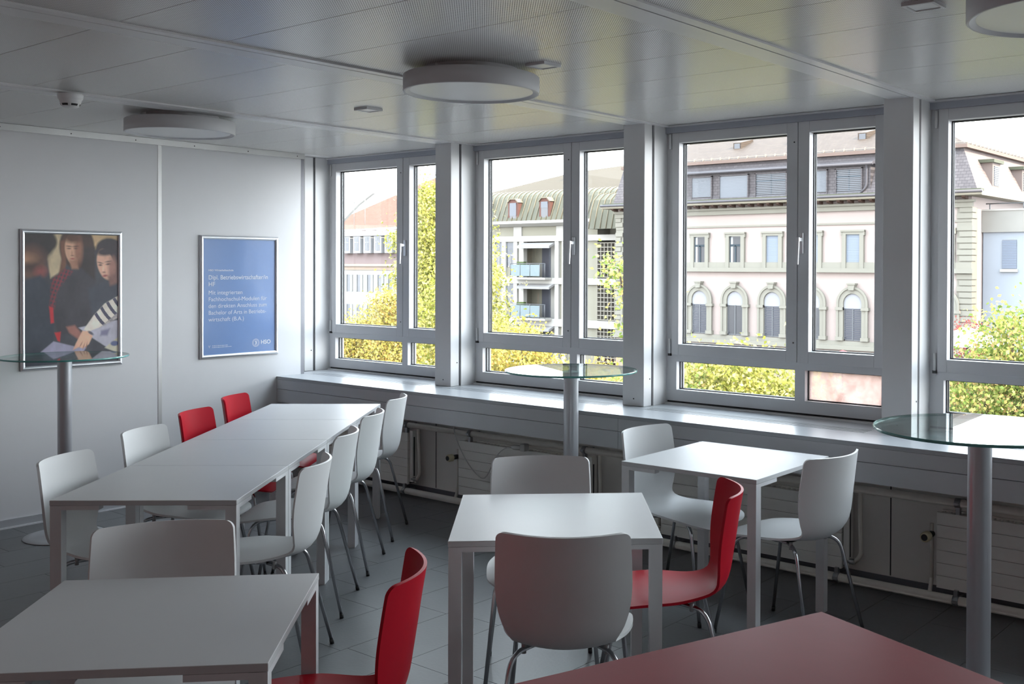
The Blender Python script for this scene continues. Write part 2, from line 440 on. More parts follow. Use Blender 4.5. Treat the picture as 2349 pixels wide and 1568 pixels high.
# ------------------------------------------------------------------ windows
def build_window():
    w = empty('window_1', (bay0(0), 0, 0))
    W, y0, y1 = S - PW, 0.0, .085
    m = MB()
    m.box(0, .043, y0, y1, .813, 2.481).box(W - .09, W, y0, y1, .813, 2.481)
    m.box(.043, W - .09, y0, y1, 2.463, 2.481).box(.043, W - .09, y0, y1, .813, .883)
    m.box(.043, W - .09, y0, y1, 1.057, 1.098)
    m.box(.043, .075, y0, y1, .883, 1.057).box(.892, .956, y0, y1, .883, 1.057).box(1.415, W - .09, y0, y1, .883, 1.057)
    m.build('frame', WFRAME, w)
    box('bottom_gap', GASKET, w, 0, W, .012, .05, .800, .813)
    box('bottom_rail', WFRAME, w, 0, W, .002, .05, .793, .801)
    hd = box('header_rail', mat('blue_grey_header', (.36, .38, .43), .4), w, 0, W, -.022, 0, 2.463, 2.506)
    box('header_lip', WFRAME, hd, 0, W, -.036, -.022, 2.498, 2.508)
    MB().box(W - .035, W - .015, -.05, -.036, 2.45, 2.505).box(W - .03, W - .02, -.056, -.05, 2.44, 2.47).build('blind_bracket', STEEL, w)
    # sashes
    for nm, a, b, ga, gb in (('l', .043, .9065, .094, .838), ('r', .9115, W - .09, .981, 1.374)):
        z0, z1, gz0, gz1 = 1.098, 2.463, 1.164, 2.402
        m = MB()
        m.box(a, ga, -.010, .07, z0, z1).box(gb, b, -.010, .07, z0, z1).box(ga, gb, -.010, .07, z0, gz0).box(ga, gb, -.010, .07, gz1, z1)
        s = m.build('sash', WFRAME, w, bevel=.0025)
        g = MB(); t = .006
        for yy in (.040, .062):
            g.box(ga, ga + t, yy, yy + .010, gz0, gz1).box(gb - t, gb, yy, yy + .010, gz0, gz1).box(ga, gb, yy, yy + .010, gz0, gz0 + t).box(ga, gb, yy, yy + .010, gz1 - t, gz1)
        g.build('gasket', GASKET, s)
        box('pane', GLASS, s, ga + .001, gb - .001, .053, .058, gz0 + .001, gz1 - .001)
        if nm == 'l':
            for zz in (1.105, 2.365): 
                MB().tube([(.030, -.012, zz), (.030, -.012, zz + .09)], .007, 10).build('hinge', PIER, s)
            box('hinge_foot', BLACKP, s, .020, .040, -.016, -.002, 1.090, 1.105)
            for zz in (1.21, 2.35):
                MB().lathe([(0, .002), (.004, .002), (.0045, 0)], n=10).build('screw', BLACKP, s, loc=(.886, -.010, zz)).rotation_euler = (PI / 2, 0, 0)
        else:
            h = MB().box(.928, .950, -.022, -.010, 1.715, 1.835).build('handle', ALUSNAP, s, bevel=.003)
            h2 = MB().box(.931, .947, -.058, -.022, 1.786, 1.806)
            h2.add([(.929, -.068, 1.808), (.949, -.068, 1.808), (.949, -.055, 1.808), (.929, -.055, 1.808), (.933, -.070, 1.655), (.944, -.070, 1.655), (.944, -.060, 1.655), (.933, -.060, 1.655)],
                   [(0, 1, 2, 3), (7, 6, 5, 4), (0, 4, 5, 1), (1, 5, 6, 2), (2, 6, 7, 3), (3, 7, 4, 0)])
            h2.build('handle', mat('bright_handle', (.74, .75, .77), .3, .3), s, bevel=.002)
    # fixed lower lights
    for ga, gb in ((.075, .892), (.956, 1.415)):
        g = MB(); t = .006; gz0, gz1 = .883, 1.057
        for yy in (.035, .060):
            g.box(ga, ga + t, yy, yy + .010, gz0, gz1).box(gb - t, gb, yy, yy + .010, gz0, gz1).box(ga, gb, yy, yy + .010, gz0, gz0 + t).box(ga, gb, yy, yy + .010, gz1 - t, gz1)
        g.build('gasket', GASKET, w)
        box('lower_pane', GLASS, w, ga + .001, gb - .001, .049, .054, gz0 + .001, gz1 - .001)
    return w
W1 = build_window()
WLAB = ['left window of two sashes, beside the blue poster wall', 'second window from the left, facing the balcony building', 'third window from the left, facing the pink building',
        'rightmost window in view, cut by the picture edge', 'window to the right of the picture', 'last window at the right room corner']
struct(W1, WLAB[0])
for k in range(1, NB):
    c = copy_tree(W1); c.name = 'window_%d' % (k + 1); c.location.x = bay0(k); c['label'] = WLAB[k]
    if k == 2:
        for ch in c.children:
            if ch.name.startswith('lower_pane') and ch.data.vertices[0].co.x > .9:
                ch.data = ch.data.copy(); ch.data.materials.clear(); ch.data.materials.append(mottled_glass('dirty_glass')); ch['label'] = 'dirty, fogged pane'

# ------------------------------------------------------------------ posters
def snap_frame(name, y0, z0, w, h, label):
    t = empty(name, (0.0, y0, z0)); tag(t, label, 'poster')
    prof = [(.0, .0), (.0, .010), (.006, .016), (.016, .017), (.026, .012), (.028, .006)]   # (inward, height)
    corners = [(0, 0), (w, 0), (w, h), (0, h)]; inw = [(1, 1), (-1, 1), (-1, -1), (1, -1)]
    for i in range(4):
        j = (i + 1) % 4; m = MB(); vs = []
        for c, d in ((corners[i], inw[i]), (corners[j], inw[j])):
            vs += [(b, c[0] + d[0] * a, c[1] + d[1] * a) for (a, b) in prof]
        n = len(prof); m.add(vs, [(k, k + 1, n + k + 1, n + k) for k in range(n - 1)], True)
        m.build('frame_rail', ALUSNAP, t)
    box('backing', GASKET, t, .0005, .004, .004, w - .004, .004, h - .004)
    return t

def soft(d, w=.012): return np.clip(.5 - d / w, 0, 1)
def build_photo_poster():
    w, h = .6486, .8914
    t = snap_frame('photo_poster', -2.712 + .2586, .9697, w, h, 'framed photo poster of people leaning over papers, at far left')
    nx, nz = 210, 290
    u, v = np.meshgrid(np.linspace(0, 1, nx + 1), np.linspace(0, 1, nz + 1))
    img = np.zeros((nz + 1, nx + 1, 3)); img[:] = (.052, .052, .062)
    def lay(mask, col):
        nonlocal img
        c = np.array([x for x in srgb(*col)]); img = img * (1 - mask[..., None]) + c * mask[..., None]
    def ell(cx, cy, rx, ry, ang=0.): 
        ca, sa = math.cos(ang), math.sin(ang); x = (u - cx); y = (v - cy) * 1.374
        a = (x * ca + y * sa) / rx; b = (-x * sa + y * ca) / (ry * 1.374); r = np.sqrt(a * a + b * b); return (r - 1) * min(rx, ry)
    def poly(pts):
        d = np.full(u.shape, 1e9); ins = np.zeros(u.shape, bool); n = len(pts)
        for i in range(n):
            (x0, y0), (x1, y1) = pts[i], pts[(i + 1) % n]
            ex, ey = x1 - x0, y1 - y0; tt = np.clip(((u - x0) * ex + (v - y0) * ey) / (ex * ex + ey * ey + 1e-12), 0, 1)
            d = np.minimum(d, np.hypot(u - x0 - tt * ex, v - y0 - tt * ey))
            cond = ((y0 > v) != (y1 > v)) & (u < (x1 - x0) * (v - y0) / (y1 - y0 + 1e-12) + x0); ins ^= cond
        return np.where(ins, -d, d)
    def sm(f, seed):                                     # soft mottling, like photographic grain and shading
        g = np.random.default_rng(seed).random((f, f)); x = u * (f - 1); y = v * (f - 1); x0 = np.clip(x.astype(int), 0, f - 2); y0 = np.clip(y.astype(int), 0, f - 2); a = x - x0; b = y - y0
        a = a * a * (3 - 2 * a); b = b * b * (3 - 2 * b)
        return (g[y0, x0] * (1 - a) + g[y0, x0 + 1] * a) * (1 - b) + (g[y0 + 1, x0] * (1 - a) + g[y0 + 1, x0 + 1] * a) * b
    # pale background between the heads
    lay(soft(poly([(.24, -.02), (.44, -.02), (.42, .2), (.37, .30), (.27, .34), (.24, .2)]), .02), (188, 170, 138))
    lay(soft(poly([(.66, -.02), (1.02, -.02), (1.02, .10), (.86, .04), (.74, .12), (.70, .06)]), .02), (186, 158, 120))
    # man at left: dark hair, shaded face looking down
    lay(soft(ell(.11, .06, .215, .15), .03), (54, 48, 48)); lay(soft(ell(.285, .07, .05, .05), .03), (54, 48, 48))
    lay(soft(ell(.08, .23, .16, .13, .2), .07), (96, 70, 60)); lay(soft(ell(.03, .195, .09, .035), .05), (150, 112, 88)); lay(soft(ell(.06, .255, .06, .02), .05), (66, 50, 46)); lay(soft(ell(.17, .29, .055, .035), .05), (140, 76, 72))
    lay(soft(poly([(-.02, .36), (.17, .315), (.27, .40), (.31, .56), (.30, .98), (-.02, 1.02)]), .03), (54, 58, 68))
    # young woman in the middle: long brown hair, face, checked shirt
    lay(soft(ell(.545, .10, .185, .17), .02), (66, 48, 42)); lay(soft(poly([(.37, .06), (.43, .04), (.43, .24), (.40, .34), (.35, .33), (.38, .2)]), .02), (112, 74, 56))
    lay(soft(poly([(.60, .10), (.74, .10), (.74, .36), (.58, .34)]), .03), (54, 44, 44))
    lay(soft(poly([(.29, .34), (.42, .27), (.60, .27), (.74, .36), (.74, .70), (.56, .78), (.34, .76), (.27, .52)]), .03), (60, 56, 62))
    chk = ((np.abs(((u * 1.0 + v * .5) * 26) % 1 - .5) < .26).astype(float) * .6 + (np.abs(((v * 1.37 - u * .3) * 22) % 1 - .5) < .22).astype(float) * .5)
    lay(soft(poly([(.28, .35), (.42, .27), (.50, .29), (.40, .37), (.33, .45), (.31, .57), (.26, .56)]), .025) * np.clip(chk, 0, .8), (136, 48, 58))
    lay(soft(poly([(.255, .55), (.297, .56), (.305, .675), (.272, .68)]), .012), (188, 46, 54)); lay(soft(poly([(.31, .75), (.375, .745), (.365, .82), (.34, .81)]), .012), (186, 46, 50))
    lay(soft(ell(.492, .125, .073, .108, -.12), .012), (188, 148, 122)); lay(soft(poly([(.46, .20), (.55, .20), (.56, .27), (.49, .27)]), .02), (150, 110, 90))
    lay(soft(ell(.56, .13, .045, .10), .04), (138, 96, 78)); lay(soft(ell(.50, .035, .085, .035), .03), (96, 66, 52))
    lay(soft(ell(.462, .098, .022, .004, .1), .008), (72, 46, 40)); lay(soft(ell(.532, .098, .022, .004, -.1), .008), (72, 46, 40))
    lay(soft(ell(.462, .115, .018, .005), .008), (92, 62, 54)); lay(soft(ell(.532, .114, .016, .005), .008), (92, 62, 54))
    lay(soft(ell(.492, .150, .010, .020), .014), (162, 120, 98)); lay(soft(ell(.497, .168, .014, .004), .008), (126, 84, 70)); lay(soft(ell(.498, .192, .022, .006), .008), (146, 78, 72))
    # woman at right: dark hair tied back, face looking down, striped sleeve
    lay(soft(ell(.90, .12, .155, .09, .12), .015), (58, 50, 54)); lay(soft(ell(.985, .20, .06, .15), .03), (62, 50, 54))
    lay(soft(poly([(.66, .42), (.84, .37), (1.02, .34), (1.02, .52), (.82, .62), (.70, .62)]), .04), (62, 64, 74))
    lay(soft(ell(.852, .235, .090, .122, -.25), .013), (194, 152, 130)); lay(soft(ell(.93, .27, .05, .09), .04), (150, 108, 96)); lay(soft(poly([(.88, .33), (.97, .30), (1.0, .38), (.90, .40)]), .03), (128, 92, 84))
    lay(soft(ell(.86, .135, .11, .03, -.1), .02), (58, 50, 54))
    lay(soft(ell(.793, .222, .024, .004, .2), .008), (74, 50, 46)); lay(soft(ell(.882, .212, .028, .004, -.15), .008), (74, 50, 46))
    lay(soft(ell(.795, .240, .018, .006), .008), (84, 58, 54)); lay(soft(ell(.880, .232, .022, .006, -.15), .008), (84, 58, 54))
    lay(soft(ell(.826, .270, .010, .026, .1), .012), (208, 170, 148)); lay(soft(ell(.834, .295, .016, .005), .008), (138, 92, 80)); lay(soft(ell(.846, .323, .028, .007, -.15), .008), (150, 76, 76))
    # papers on the table
    lay(soft(poly([(.56, .72), (.80, .69), (1.02, .67), (1.02, .88), (.86, .88), (.70, .80)]), .01), (172, 168, 178))
    lay(soft(poly([(.17, .89), (.30, .815), (.52, .862), (.64, .872), (.58, .95), (.2, .95)]), .01), (148, 144, 164))
    lay(soft(poly([(.84, .885), (1.02, .79), (1.02, .94)]), .01), (186, 180, 160)); lay(soft(ell(.95, .855, .045, .02), .008), (92, 98, 130)); lay(soft(poly([(.80, .75), (.90, .735), (.87, .79), (.79, .79)]), .02), (118, 114, 138))
    sl = poly([(1.02, .47), (1.02, .64), (.80, .72), (.66, .755), (.615, .735), (.72, .63), (.84, .54)])
    lay(soft(sl, .008), (206, 196, 184))
    along = (u - .63) * .80 - (v - .745) * 1.374 * .60; across = (u - .63) * .60 + (v - .745) * 1.374 * .80
    st = (np.abs(((along - across * across * .9 + .02) % .085) - .042) < .017) & (along > .17)
    lay(soft(sl, .008) * st, (70, 66, 84)); lay(soft(sl, .03) * (across > .07), (150, 142, 142))
    lay(soft(poly([(.43, .71), (.52, .70), (.61, .78), (.57, .815), (.46, .755)]), .02), (146, 98, 88))
    lay(soft(poly([(.60, .745), (.68, .75), (.71, .79), (.67, .85), (.61, .88), (.56, .87), (.50, .888), (.53, .84)]), .01), (208, 164, 138))
    for (a, b, c) in ((.585, .85, .5), (.615, .862, .35), (.645, .858, .2)): lay(soft(ell(a, b, .005, .022, c), .008), (150, 104, 88))
    lay(soft(ell(.69, .765, .034, .010, .6), .008), (84, 80, 90))
    img = img * (.82 + .36 * sm(9, 5)[..., None]) * (.92 + .16 * sm(40, 6)[..., None])
    img = np.clip(img * 1.5 + .022, 0, 1)  # lifts the whole print, glazing haze painted into its colours
    vs = np.stack([np.full(u.shape, .0048), .020 + u * (w - .040), h - .020 - v * (h - .040)], -1).reshape(-1, 3)
    idx = np.arange((nz + 1) * (nx + 1)).reshape(nz + 1, nx + 1)
    fs = np.stack([idx[:-1, :-1], idx[1:, :-1], idx[1:, 1:], idx[:-1, 1:]], -1).reshape(-1, 4)
    me = bpy.data.meshes.new('print'); me.from_pydata(vs.tolist(), [], fs.tolist())
    ca = me.color_attributes.new('col', 'FLOAT_COLOR', 'POINT'); ca.data.foreach_set('color', np.concatenate([img.reshape(-1, 3), np.ones((vs.shape[0], 1))], 1).ravel().astype(np.float32))
    me.materials.append(vcol_mat('photo_print', .35, spec=.4)); o = bpy.data.objects.new('photo_print', me); COL.objects.link(o); o.parent = t
build_photo_poster()

def text_obj(body, size, mat_, parent, y, z, name='lettering', width=None, x=.0057, bold=0.0, align='LEFT'):
    cu = bpy.data.curves.new(name, 'FONT'); cu.body = body; cu.size = size; cu.align_x = align; cu.extrude = 0.0; cu.offset = bold
    ob = bpy.data.objects.new(name, cu); COL.objects.link(ob)
    bpy.context.view_layer.update()
    dg = bpy.context.evaluated_depsgraph_get(); me = bpy.data.meshes.new_from_object(ob.evaluated_get(dg)); bpy.data.objects.remove(ob)
    xs = [v.co.x for v in me.vertices]
    if width and xs:
        k = width / (max(xs) - min(xs))
        for v in me.vertices: v.co.x *= k
    # text plane XY -> wall plane (Y right, Z up), facing +X
    for v in me.vertices: v.co = Vector((v.co.z, v.co.x, v.co.y))
    me.materials.clear(); me.materials.append(mat_)
    o = bpy.data.objects.new(name, me); COL.objects.link(o); o.parent = parent; o.location = (x, y, z)
    return o

def build_blue_poster():
    w, h = .6486, .8914
    t = snap_frame('text_poster', -1.4973 + .2586, .9637, w, h, 'framed blue text poster near the window corner')
    BL = mat('blue_print', (.16, .28, .56), .30, var=.10, vscale=2.5, bump=.35, bscale=5, spec=.6)
    m = MB(); n = 24
    for i in range(n):
        for j in range(n):
            a0, a1 = .020 + (w - .04) * i / n, .020 + (w - .04) * (i + 1) / n; b0, b1 = .020 + (h - .04) * j / n, .020 + (h - .04) * (j + 1) / n
            m.quad((.005, a0, b0), (.005, a1, b0), (.005, a1, b1), (.005, a0, b1))
    m.build('print', BL, t)
    TX = mat('white_print', (.72, .76, .84), .4, var=.01)
    iw, ih = w - .05, h - .05; ox, oz = .025, .025
    # crop fractions: u from left, v from top of the print
    def at(u, v): return ox + u * iw, oz + (1 - v) * ih
    def line(s, u, v, size, width, bold=0.0):
        y, z = at(u, v); return text_obj(s, size, TX, t, y, z, width=width * iw, bold=bold)
    line('HSO Wirtschaftsschule', .072, .278, .018, .335, .0004)
    line('Dipl. Betriebswirtschafter/in', .072, .350, .045, .815, .0003)
    line('HF', .072, .408, .045, .085, .0003)
    line('Mit integrierten', .072, .480, .042, .455)
    line('Fachhochschul-Modulen f\u00fcr', .072, .537, .042, .80)
    line('den direkten Anschluss zum', .072, .595, .042, .80)
    line('Bachelor of Arts in Betriebs-', .072, .653, .042, .79)
    line('wirtschaft (B.A.)', .072, .711, .042, .48)
    line('HSO', .79, .930, .042, .14, .0012)
    y, z = at(.72, .917)
    r = MB()
    for (ra, rb) in ((.030, .0275), (.0195, .018)):
        n = 32
        for k in range(n):
            a, b = 2 * PI * k / n, 2 * PI * (k + 1) / n
            r.quad((.0058, y + ra * math.cos(a), z + ra * math.sin(a)), (.0058, y + ra * math.cos(b), z + ra * math.sin(b)), (.0058, y + rb * math.cos(b), z + rb * math.sin(b)), (.0058, y + rb * math.cos(a), z + rb * math.sin(a)))
    for k in range(20):
        a = 2 * PI * k / 20; c, s_ = math.cos(a), math.sin(a)
        r.quad((.0058, y + .0215 * c - .0015 * s_, z + .0215 * s_ + .0015 * c), (.0058, y + .0215 * c + .0015 * s_, z + .0215 * s_ - .0015 * c), (.0058, y + .0255 * c + .0015 * s_, z + .0255 * s_ - .0015 * c), (.0058, y + .0255 * c - .0015 * s_, z + .0255 * s_ + .0015 * c))
    pr = [(-.004, .014), (.004, .013), (.008, .007), (.0075, .001), (.010, -.003), (.007, -.005), (.007, -.010), (.002, -.010), (.001, -.015), (-.006, -.015), (-.003, -.006), (-.001, .002), (-.006, .008)]
    r.add([(.0058, y + a, z + b) for a, b in pr], [list(range(len(pr)))])
    r.build('emblem', TX, t)
    y, z = at(.072, .932); e = MB()
    e.add([(.0058, y, z + .012), (.0058, y + .004, z + .012), (.0058, y + .011, z - .006), (.0058, y + .008, z - .006)], [(0, 3, 2, 1)])
    e.add([(.0058, y + .012, z + .012), (.0058, y + .016, z + .012), (.0058, y + .012, z + .002), (.0058, y + .0105, z + .004)], [(0, 3, 2, 1)])
    for (a, b, zz) in ((.03, .155, .0085), (.03, .185, -.003)):
        yy = a
        k = 0
        while yy < b:
            l = (.010, .016, .007, .020)[k % 4]; e.box(.0056, .0058, y + yy, min(y + yy + l, y + b), z + zz - .002, z + zz + .002); yy += l + .003; k += 1
    e.build('small_print', TX, t)
build_blue_poster()

# ------------------------------------------------------------------ ceiling fittings
def ceiling_lamp(x, y, r, label):
    t = empty('ceiling_lamp', (x, y, H)); tag(t, label, 'lamp', 'round ceiling lamps')
    MB().lathe([(r * .70, 0), (r * .70, -.032), (r * .66, -.032)], n=64, flat=(0, 1)).build('mounting_ring', LAMPB, t)
    zt, zb = -.030, -.105
    MB().lathe([(0.01, zt), (r - .006, zt), (r, zt - .004), (r, zb + .003), (r - .003, zb), (r - .010, zb), (r - .030, zb + .010)], n=96, flat=(0, 4, 5)).build('lamp_body', LAMPB, t)
    MB().disc(r - .029, zb + .009, n=96, up=False).build('diffuser', LAMPD, t)
    MB().box(-.006, .006, -r * .705, -r * .70, -.032, 0).build('fixing_tab', LAMPD, t)
    return t
ceiling_lamp(3.60, -2.06, .300, 'round white ceiling lamp in the middle, largest one fully in view')
ceiling_lamp(1.19, -2.06, .303, 'round white ceiling lamp at left, near the poster wall')
ceiling_lamp(6.095, -1.975, .300, 'round white ceiling lamp cut off at the top right corner')

def ceiling_sensor(x, y, label, s=.055, rz=0):
    t = empty('ceiling_spotlight', (x, y, H), rz); tag(t, label, 'spotlight', 'small square ceiling fittings')
    m = MB(); z = -.012
    m.box(-s, s, -s, -s + .012, z, 0).box(-s, s, s - .012, s, z, 0).box(-s, -s + .012, -s + .012, s - .012, z, 0).box(s - .012, s, -s + .012, s - .012, z, 0)
    m.build('bezel', LAMPB, t); box('lens', LAMPD, t, -s + .012, s - .012, -s + .012, s - .012, -.009, -.002)
ceiling_sensor(2.307, -1.589, 'small square ceiling fitting left of the middle lamp')
ceiling_sensor(3.944, -1.971, 'small square ceiling fitting right of the middle lamp')
ceiling_sensor(5.644, -1.995, 'small square ceiling fitting at the top right picture edge')

def smoke_detector():
    t = empty('smoke_detector', (1.545, -2.855, H - .012)); tag(t, 'white round smoke detector on the ceiling at far left', 'smoke detector')
    MB().lathe([(.058, 0), (.060, -.006), (.057, -.026), (.054, -.028)], n=40).build('base', LAMPD, t)
    h = MB().lathe([(.054, -.028), (.052, -.030), (.046, -.052), (.040, -.062), (.034, -.066), (0.001, -.067)], n=40).build('head', LAMPD, t)
    m = MB()
    for k in range(6):
        a = 2 * PI * k / 6; c, s_ = math.cos(a), math.sin(a)
        pts = []
        for rr, zz in ((.0475, -.050), (.0425, -.060)):
            for da in (-.36, -.12, .12, .36): pts.append((rr * math.cos(a + da), rr * math.sin(a + da), zz))
        m.add(pts, [(0, 1, 5, 4), (1, 2, 6, 5), (2, 3, 7, 6)])
    m.build('slot', BLACKP, h)
smoke_detector()

# ------------------------------------------------------------------ furniture: square tables
TS = .708
def make_table():
    t = empty('square_table')
    h = TS / 2
    MB().box(-h, h, -h, h, .7205, .740).build('tabletop', WTOP, t, bevel=.0018)
    lw, bl, bh = .042, .185, .017
    m = MB().box(0, lw, 0, lw, 0, .7195).mesh('leg', WLEG)
    b = MB().box(lw, bl, .0, .036, .7035, .7200).box(0, .036, lw, bl, .7035, .7200).mesh('corner_bracket', WLEG)
    for i, (sx, sy) in enumerate(((-1, -1), (1, -1), (1, 1), (-1, 1))):
        for nm, me in (('leg', m), ('corner_bracket', b)):
            o = bpy.data.objects.new(nm, me); COL.objects.link(o); o.parent = t
            o.location = (sx * (h - .0015), sy * (h - .0015), 0); o.rotation_euler = (0, 0, i * PI / 2)
    return t
TABLE0 = make_table(); table_used = False
def place_table(x, y, a, label, group=None):
    global table_used
    o = TABLE0 if not table_used else copy_tree(TABLE0)
    table_used = True
    o.location = (x, y, 0); o.rotation_euler = (0, 0, a); tag(o, label, 'table', 'white square tables')
    return o
ra = .6883; rx, ry = 2.8718, -3.0308
RLAB = ['white square table at the near end of the long row', 'second white table of the long row, counted from the near end', 'third white table of the long row, counted from the near end', 'white square table at the far end of the long row, next to the window sill']
for j in range(4):
    place_table(rx - math.sin(ra) * j * (TS + .0015), ry + math.cos(ra) * j * (TS + .0015), ra, RLAB[j])
place_table(4.4089, -3.9725, .7772, 'white square table in the left foreground, cut by the picture edge')
place_table(4.4710, -2.4914, .7343, 'white square table in the middle, standing alone with chairs on three sides')
place_table(4.3640, -1.1413, .0233, 'white square table by the windows at right')

def red_table():
    t = empty('red_table', (5.724, -2.864, 0), math.radians(-19.5))
    tag(t, 'dark red table top in the right foreground', 'table')
    # local: x along one edge, -y along the other, corner at origin
    L, Wd = 1.05, 1.70
    MB().box(0, L, -Wd, 0, .7165, .740).build('tabletop', [REDTOP], t, bevel=.003)
    ED = mat('pale_edge_band', (.55, .40, .42), .3)
    MB().box(.002, L - .002, -.0005, .0012, .7175, .7372).box(-.0012, .0005, -Wd + .002, -.002, .7175, .7372).build('edge_band', ED, t)
    for (x, y) in ((.05, -.05), (L - .09, -.05), (L - .09, -Wd + .05), (.05, -Wd + .05)):
        box('leg', WLEG, t, x, x + .04, y - .04 if y > -.5 else y, y if y > -.5 else y + .04, 0, .7165)
red_table()

# ------------------------------------------------------------------ glass bar tables
def bar_table(x, y, label, r=.355, zt=1.090, rp=.040):
    t = empty('bar_table', (x, y, 0)); tag(t, label, 'bar table', 'round glass bar tables')
    MB().lathe([(0.001, .0), (.225, .0), (.228, .003), (.226, .006), (.19, .012), (.06, .020), (.045, .022)], n=64).build('base_plate', mat('grey_base_plate', (.42, .43, .45), .35, .3), t)
    MB().lathe([(rp, .021), (rp, zt - .020), (rp, zt - .018)], n=40).build('pole', POLE, t)
    MB().lathe([(rp, zt - .020), (.06, zt - .018), (.06, zt - .0105), (.001, zt - .0105)], n=40, flat=(0, 1, 2)).build('top_plate', POLE, t)
    m = MB(); m.disc(r, zt, n=96, up=True, mi=0); m.disc(r, zt - .010, n=96, up=False, mi=0)
    m.lathe([(r, zt - .010), (r + .0015, zt - .008), (r + .0015, zt - .002), (r, zt)], n=96, mi=1)
    m.build('glass_top', [TGLASS, TEDGE], t)
    return t
bar_table(.46, -2.39, 'round glass bar table in front of the photo poster, cut by the left picture edge')
bar_table(3.35, -1.075, 'round glass bar table in the middle, in front of the second window', .352)
bar_table(5.752, -1.735, 'round glass bar table in the right foreground, its top cut by the picture edge', .358)

# ------------------------------------------------------------------ chairs
def make_shell():
    # path of the centre line (y forward, z up) from the top of the back to the front of the seat
    ctrl = [(-.283, .838), (-.270, .76), (-.258, .68), (-.247, .61), (-.238, .555), (-.221, .508), (-.188, .478), (-.142, .466), (-.07, .462), (.02, .464), (.09, .469), (.155, .471), (.208, .465), (.242, .450), (.257, .431)]
    ctrl = [Vector((0, a, b)) for a, b in ctrl]
    pts = []
    for i in range(len(ctrl) - 1):                       # Catmull-Rom
        p0 = ctrl[max(i - 1, 0)]; p1 = ctrl[i]; p2 = ctrl[i + 1]; p3 = ctrl[min(i + 2, len(ctrl) - 1)]
        for k in range(6):
            t = k / 6; pts.append(.5 * ((2 * p1) + (-p0 + p2) * t + (2 * p0 - 5 * p1 + 4 * p2 - p3) * t * t + (-p0 + 3 * p1 - 3 * p2 + p3) * t ** 3))
    pts.append(ctrl[-1])
    L = [0.]
    for a, b in zip(pts[:-1], pts[1:]): L.append(L[-1] + (b - a).length)
    tot = L[-1]
    wk = [(0, .199), (.10, .204), (.20, .206), (.26, .198), (.32, .180), (.37, .160), (.41, .152), (.46, .162), (.54, .198), (.62, .214), (.72, .214), (.84, .205), (1, .20)]
    def smooth_table(tab):
        x = np.linspace(0, 1, 401); y = np.interp(x, [a for a, b in tab], [b for a, b in tab])
        k = np.hanning(61); k /= k.sum(); return np.convolve(np.pad(y, 30, mode='edge'), k, mode='valid')
    tabs = {}
    def interp(tab, s):
        if id(tab) not in tabs: tabs[id(tab)] = smooth_table(tab)
        return float(np.interp(s, np.linspace(0, 1, 401), tabs[id(tab)]))
    cup = [(0, .070), (.18, .068), (.28, .056), (.35, .040), (.41, .024), (.50, .014), (.6, .010), (.72, .0), (1, .0)]
    # resample more densely at both ends for the rounded corners
    ss = [0, .0015, .004, .008, .014, .022, .03] + [.045 + i * (tot - .045 - .075) / 30 for i in range(31)] + [tot - x for x in (.06, .045, .033, .022, .013, .006, .002, 0)]
    def at(s):
        for i in range(len(L) - 1):
            if s <= L[i + 1] + 1e-9:
                t = (s - L[i]) / (L[i + 1] - L[i]); return pts[i].lerp(pts[i + 1], t), (pts[i + 1] - pts[i]).normalized()
        return pts[-1], (pts[-1] - pts[-2]).normalized()
    nu = 20; top = []; nrm = []
    for s in ss:
        p, tg = at(s); n = Vector((0, -tg.z, tg.y))          # points to the sitter (forward for the back, up for the seat)
        if n.dot(Vector((0, .7, .7))) < 0: n = -n
        hw = interp(wk, s); c = interp(cup, s); r = .026; rf = .095
        if s < r: hw = hw - r + math.sqrt(max(0, r * r - (r - s) ** 2))
        e = tot - s
        if e < rf: hw = hw - rf + math.sqrt(max(0, rf * rf - (rf - e) ** 2))
        row = []
        full = interp(wk, s)
        for i in range(nu + 1):
            x = hw * (2 * i / nu - 1); k = x / full
            q = p + Vector((x, 0, 0)) + n * (c * k * k)
            # seat side edges roll down slightly near the front
            if s > .6: q = q + Vector((0, 0, -.012 * abs(k) ** 3 * min(1, (s - .6) / .15)))
            if s < .2: q = q + Vector((0, 0, -.009 * k * k * (1 - s / .2)))
            row.append(q)
        top.append(row)
    nv = len(ss)
    T = .0095
    vs = []; 
    def nor(i, j):
        a = top[min(i + 1, nv - 1)][j] - top[max(i - 1, 0)][j]; b = top[i][min(j + 1, nu)] - top[i][max(j - 1, 0)]
        n = b.cross(a)
        if n.length < 1e-9: n = Vector((0, .5, .8))
        n.normalize(); return n
    N = [[nor(i, j) for j in range(nu + 1)] for i in range(nv)]
    sgn = 1 if N[nv // 2][nu // 2].z < 0 else -1            # offset away from the sitter
    def bottom(i, j): return top[i][j] + N[i][j] * T * sgn
    m = MB()
    A = [top[i][j] for i in range(nv) for j in range(nu + 1)]; B = [bottom(i, j) for i in range(nv) for j in range(nu + 1)]
    w = nu + 1; o = len(A); fs = []
    for i in range(nv - 1):
        for j in range(nu):
            a, b, c, d = i * w + j, i * w + j + 1, (i + 1) * w + j + 1, (i + 1) * w + j
            fs.append((a, d, c, b)); fs.append((o + a, o + b, o + c, o + d))
    ring = [(0, j) for j in range(nu)] + [(i, nu) for i in range(nv - 1)] + [(nv - 1, j) for j in range(nu, 0, -1)] + [(i, 0) for i in range(nv - 1, 0, -1)]
    for k in range(len(ring)):
        a = ring[k][0] * w + ring[k][1]; q = ring[(k + 1) % len(ring)]; b = q[0] * w + q[1]
        fs.append((a, b, o + b, o + a))
    m.add(A + B, fs, True)
    me = m.mesh('seat_shell', WSHELL)
    import bmesh
    bm = bmesh.new(); bm.from_mesh(me); bmesh.ops.recalc_face_normals(bm, faces=bm.faces)
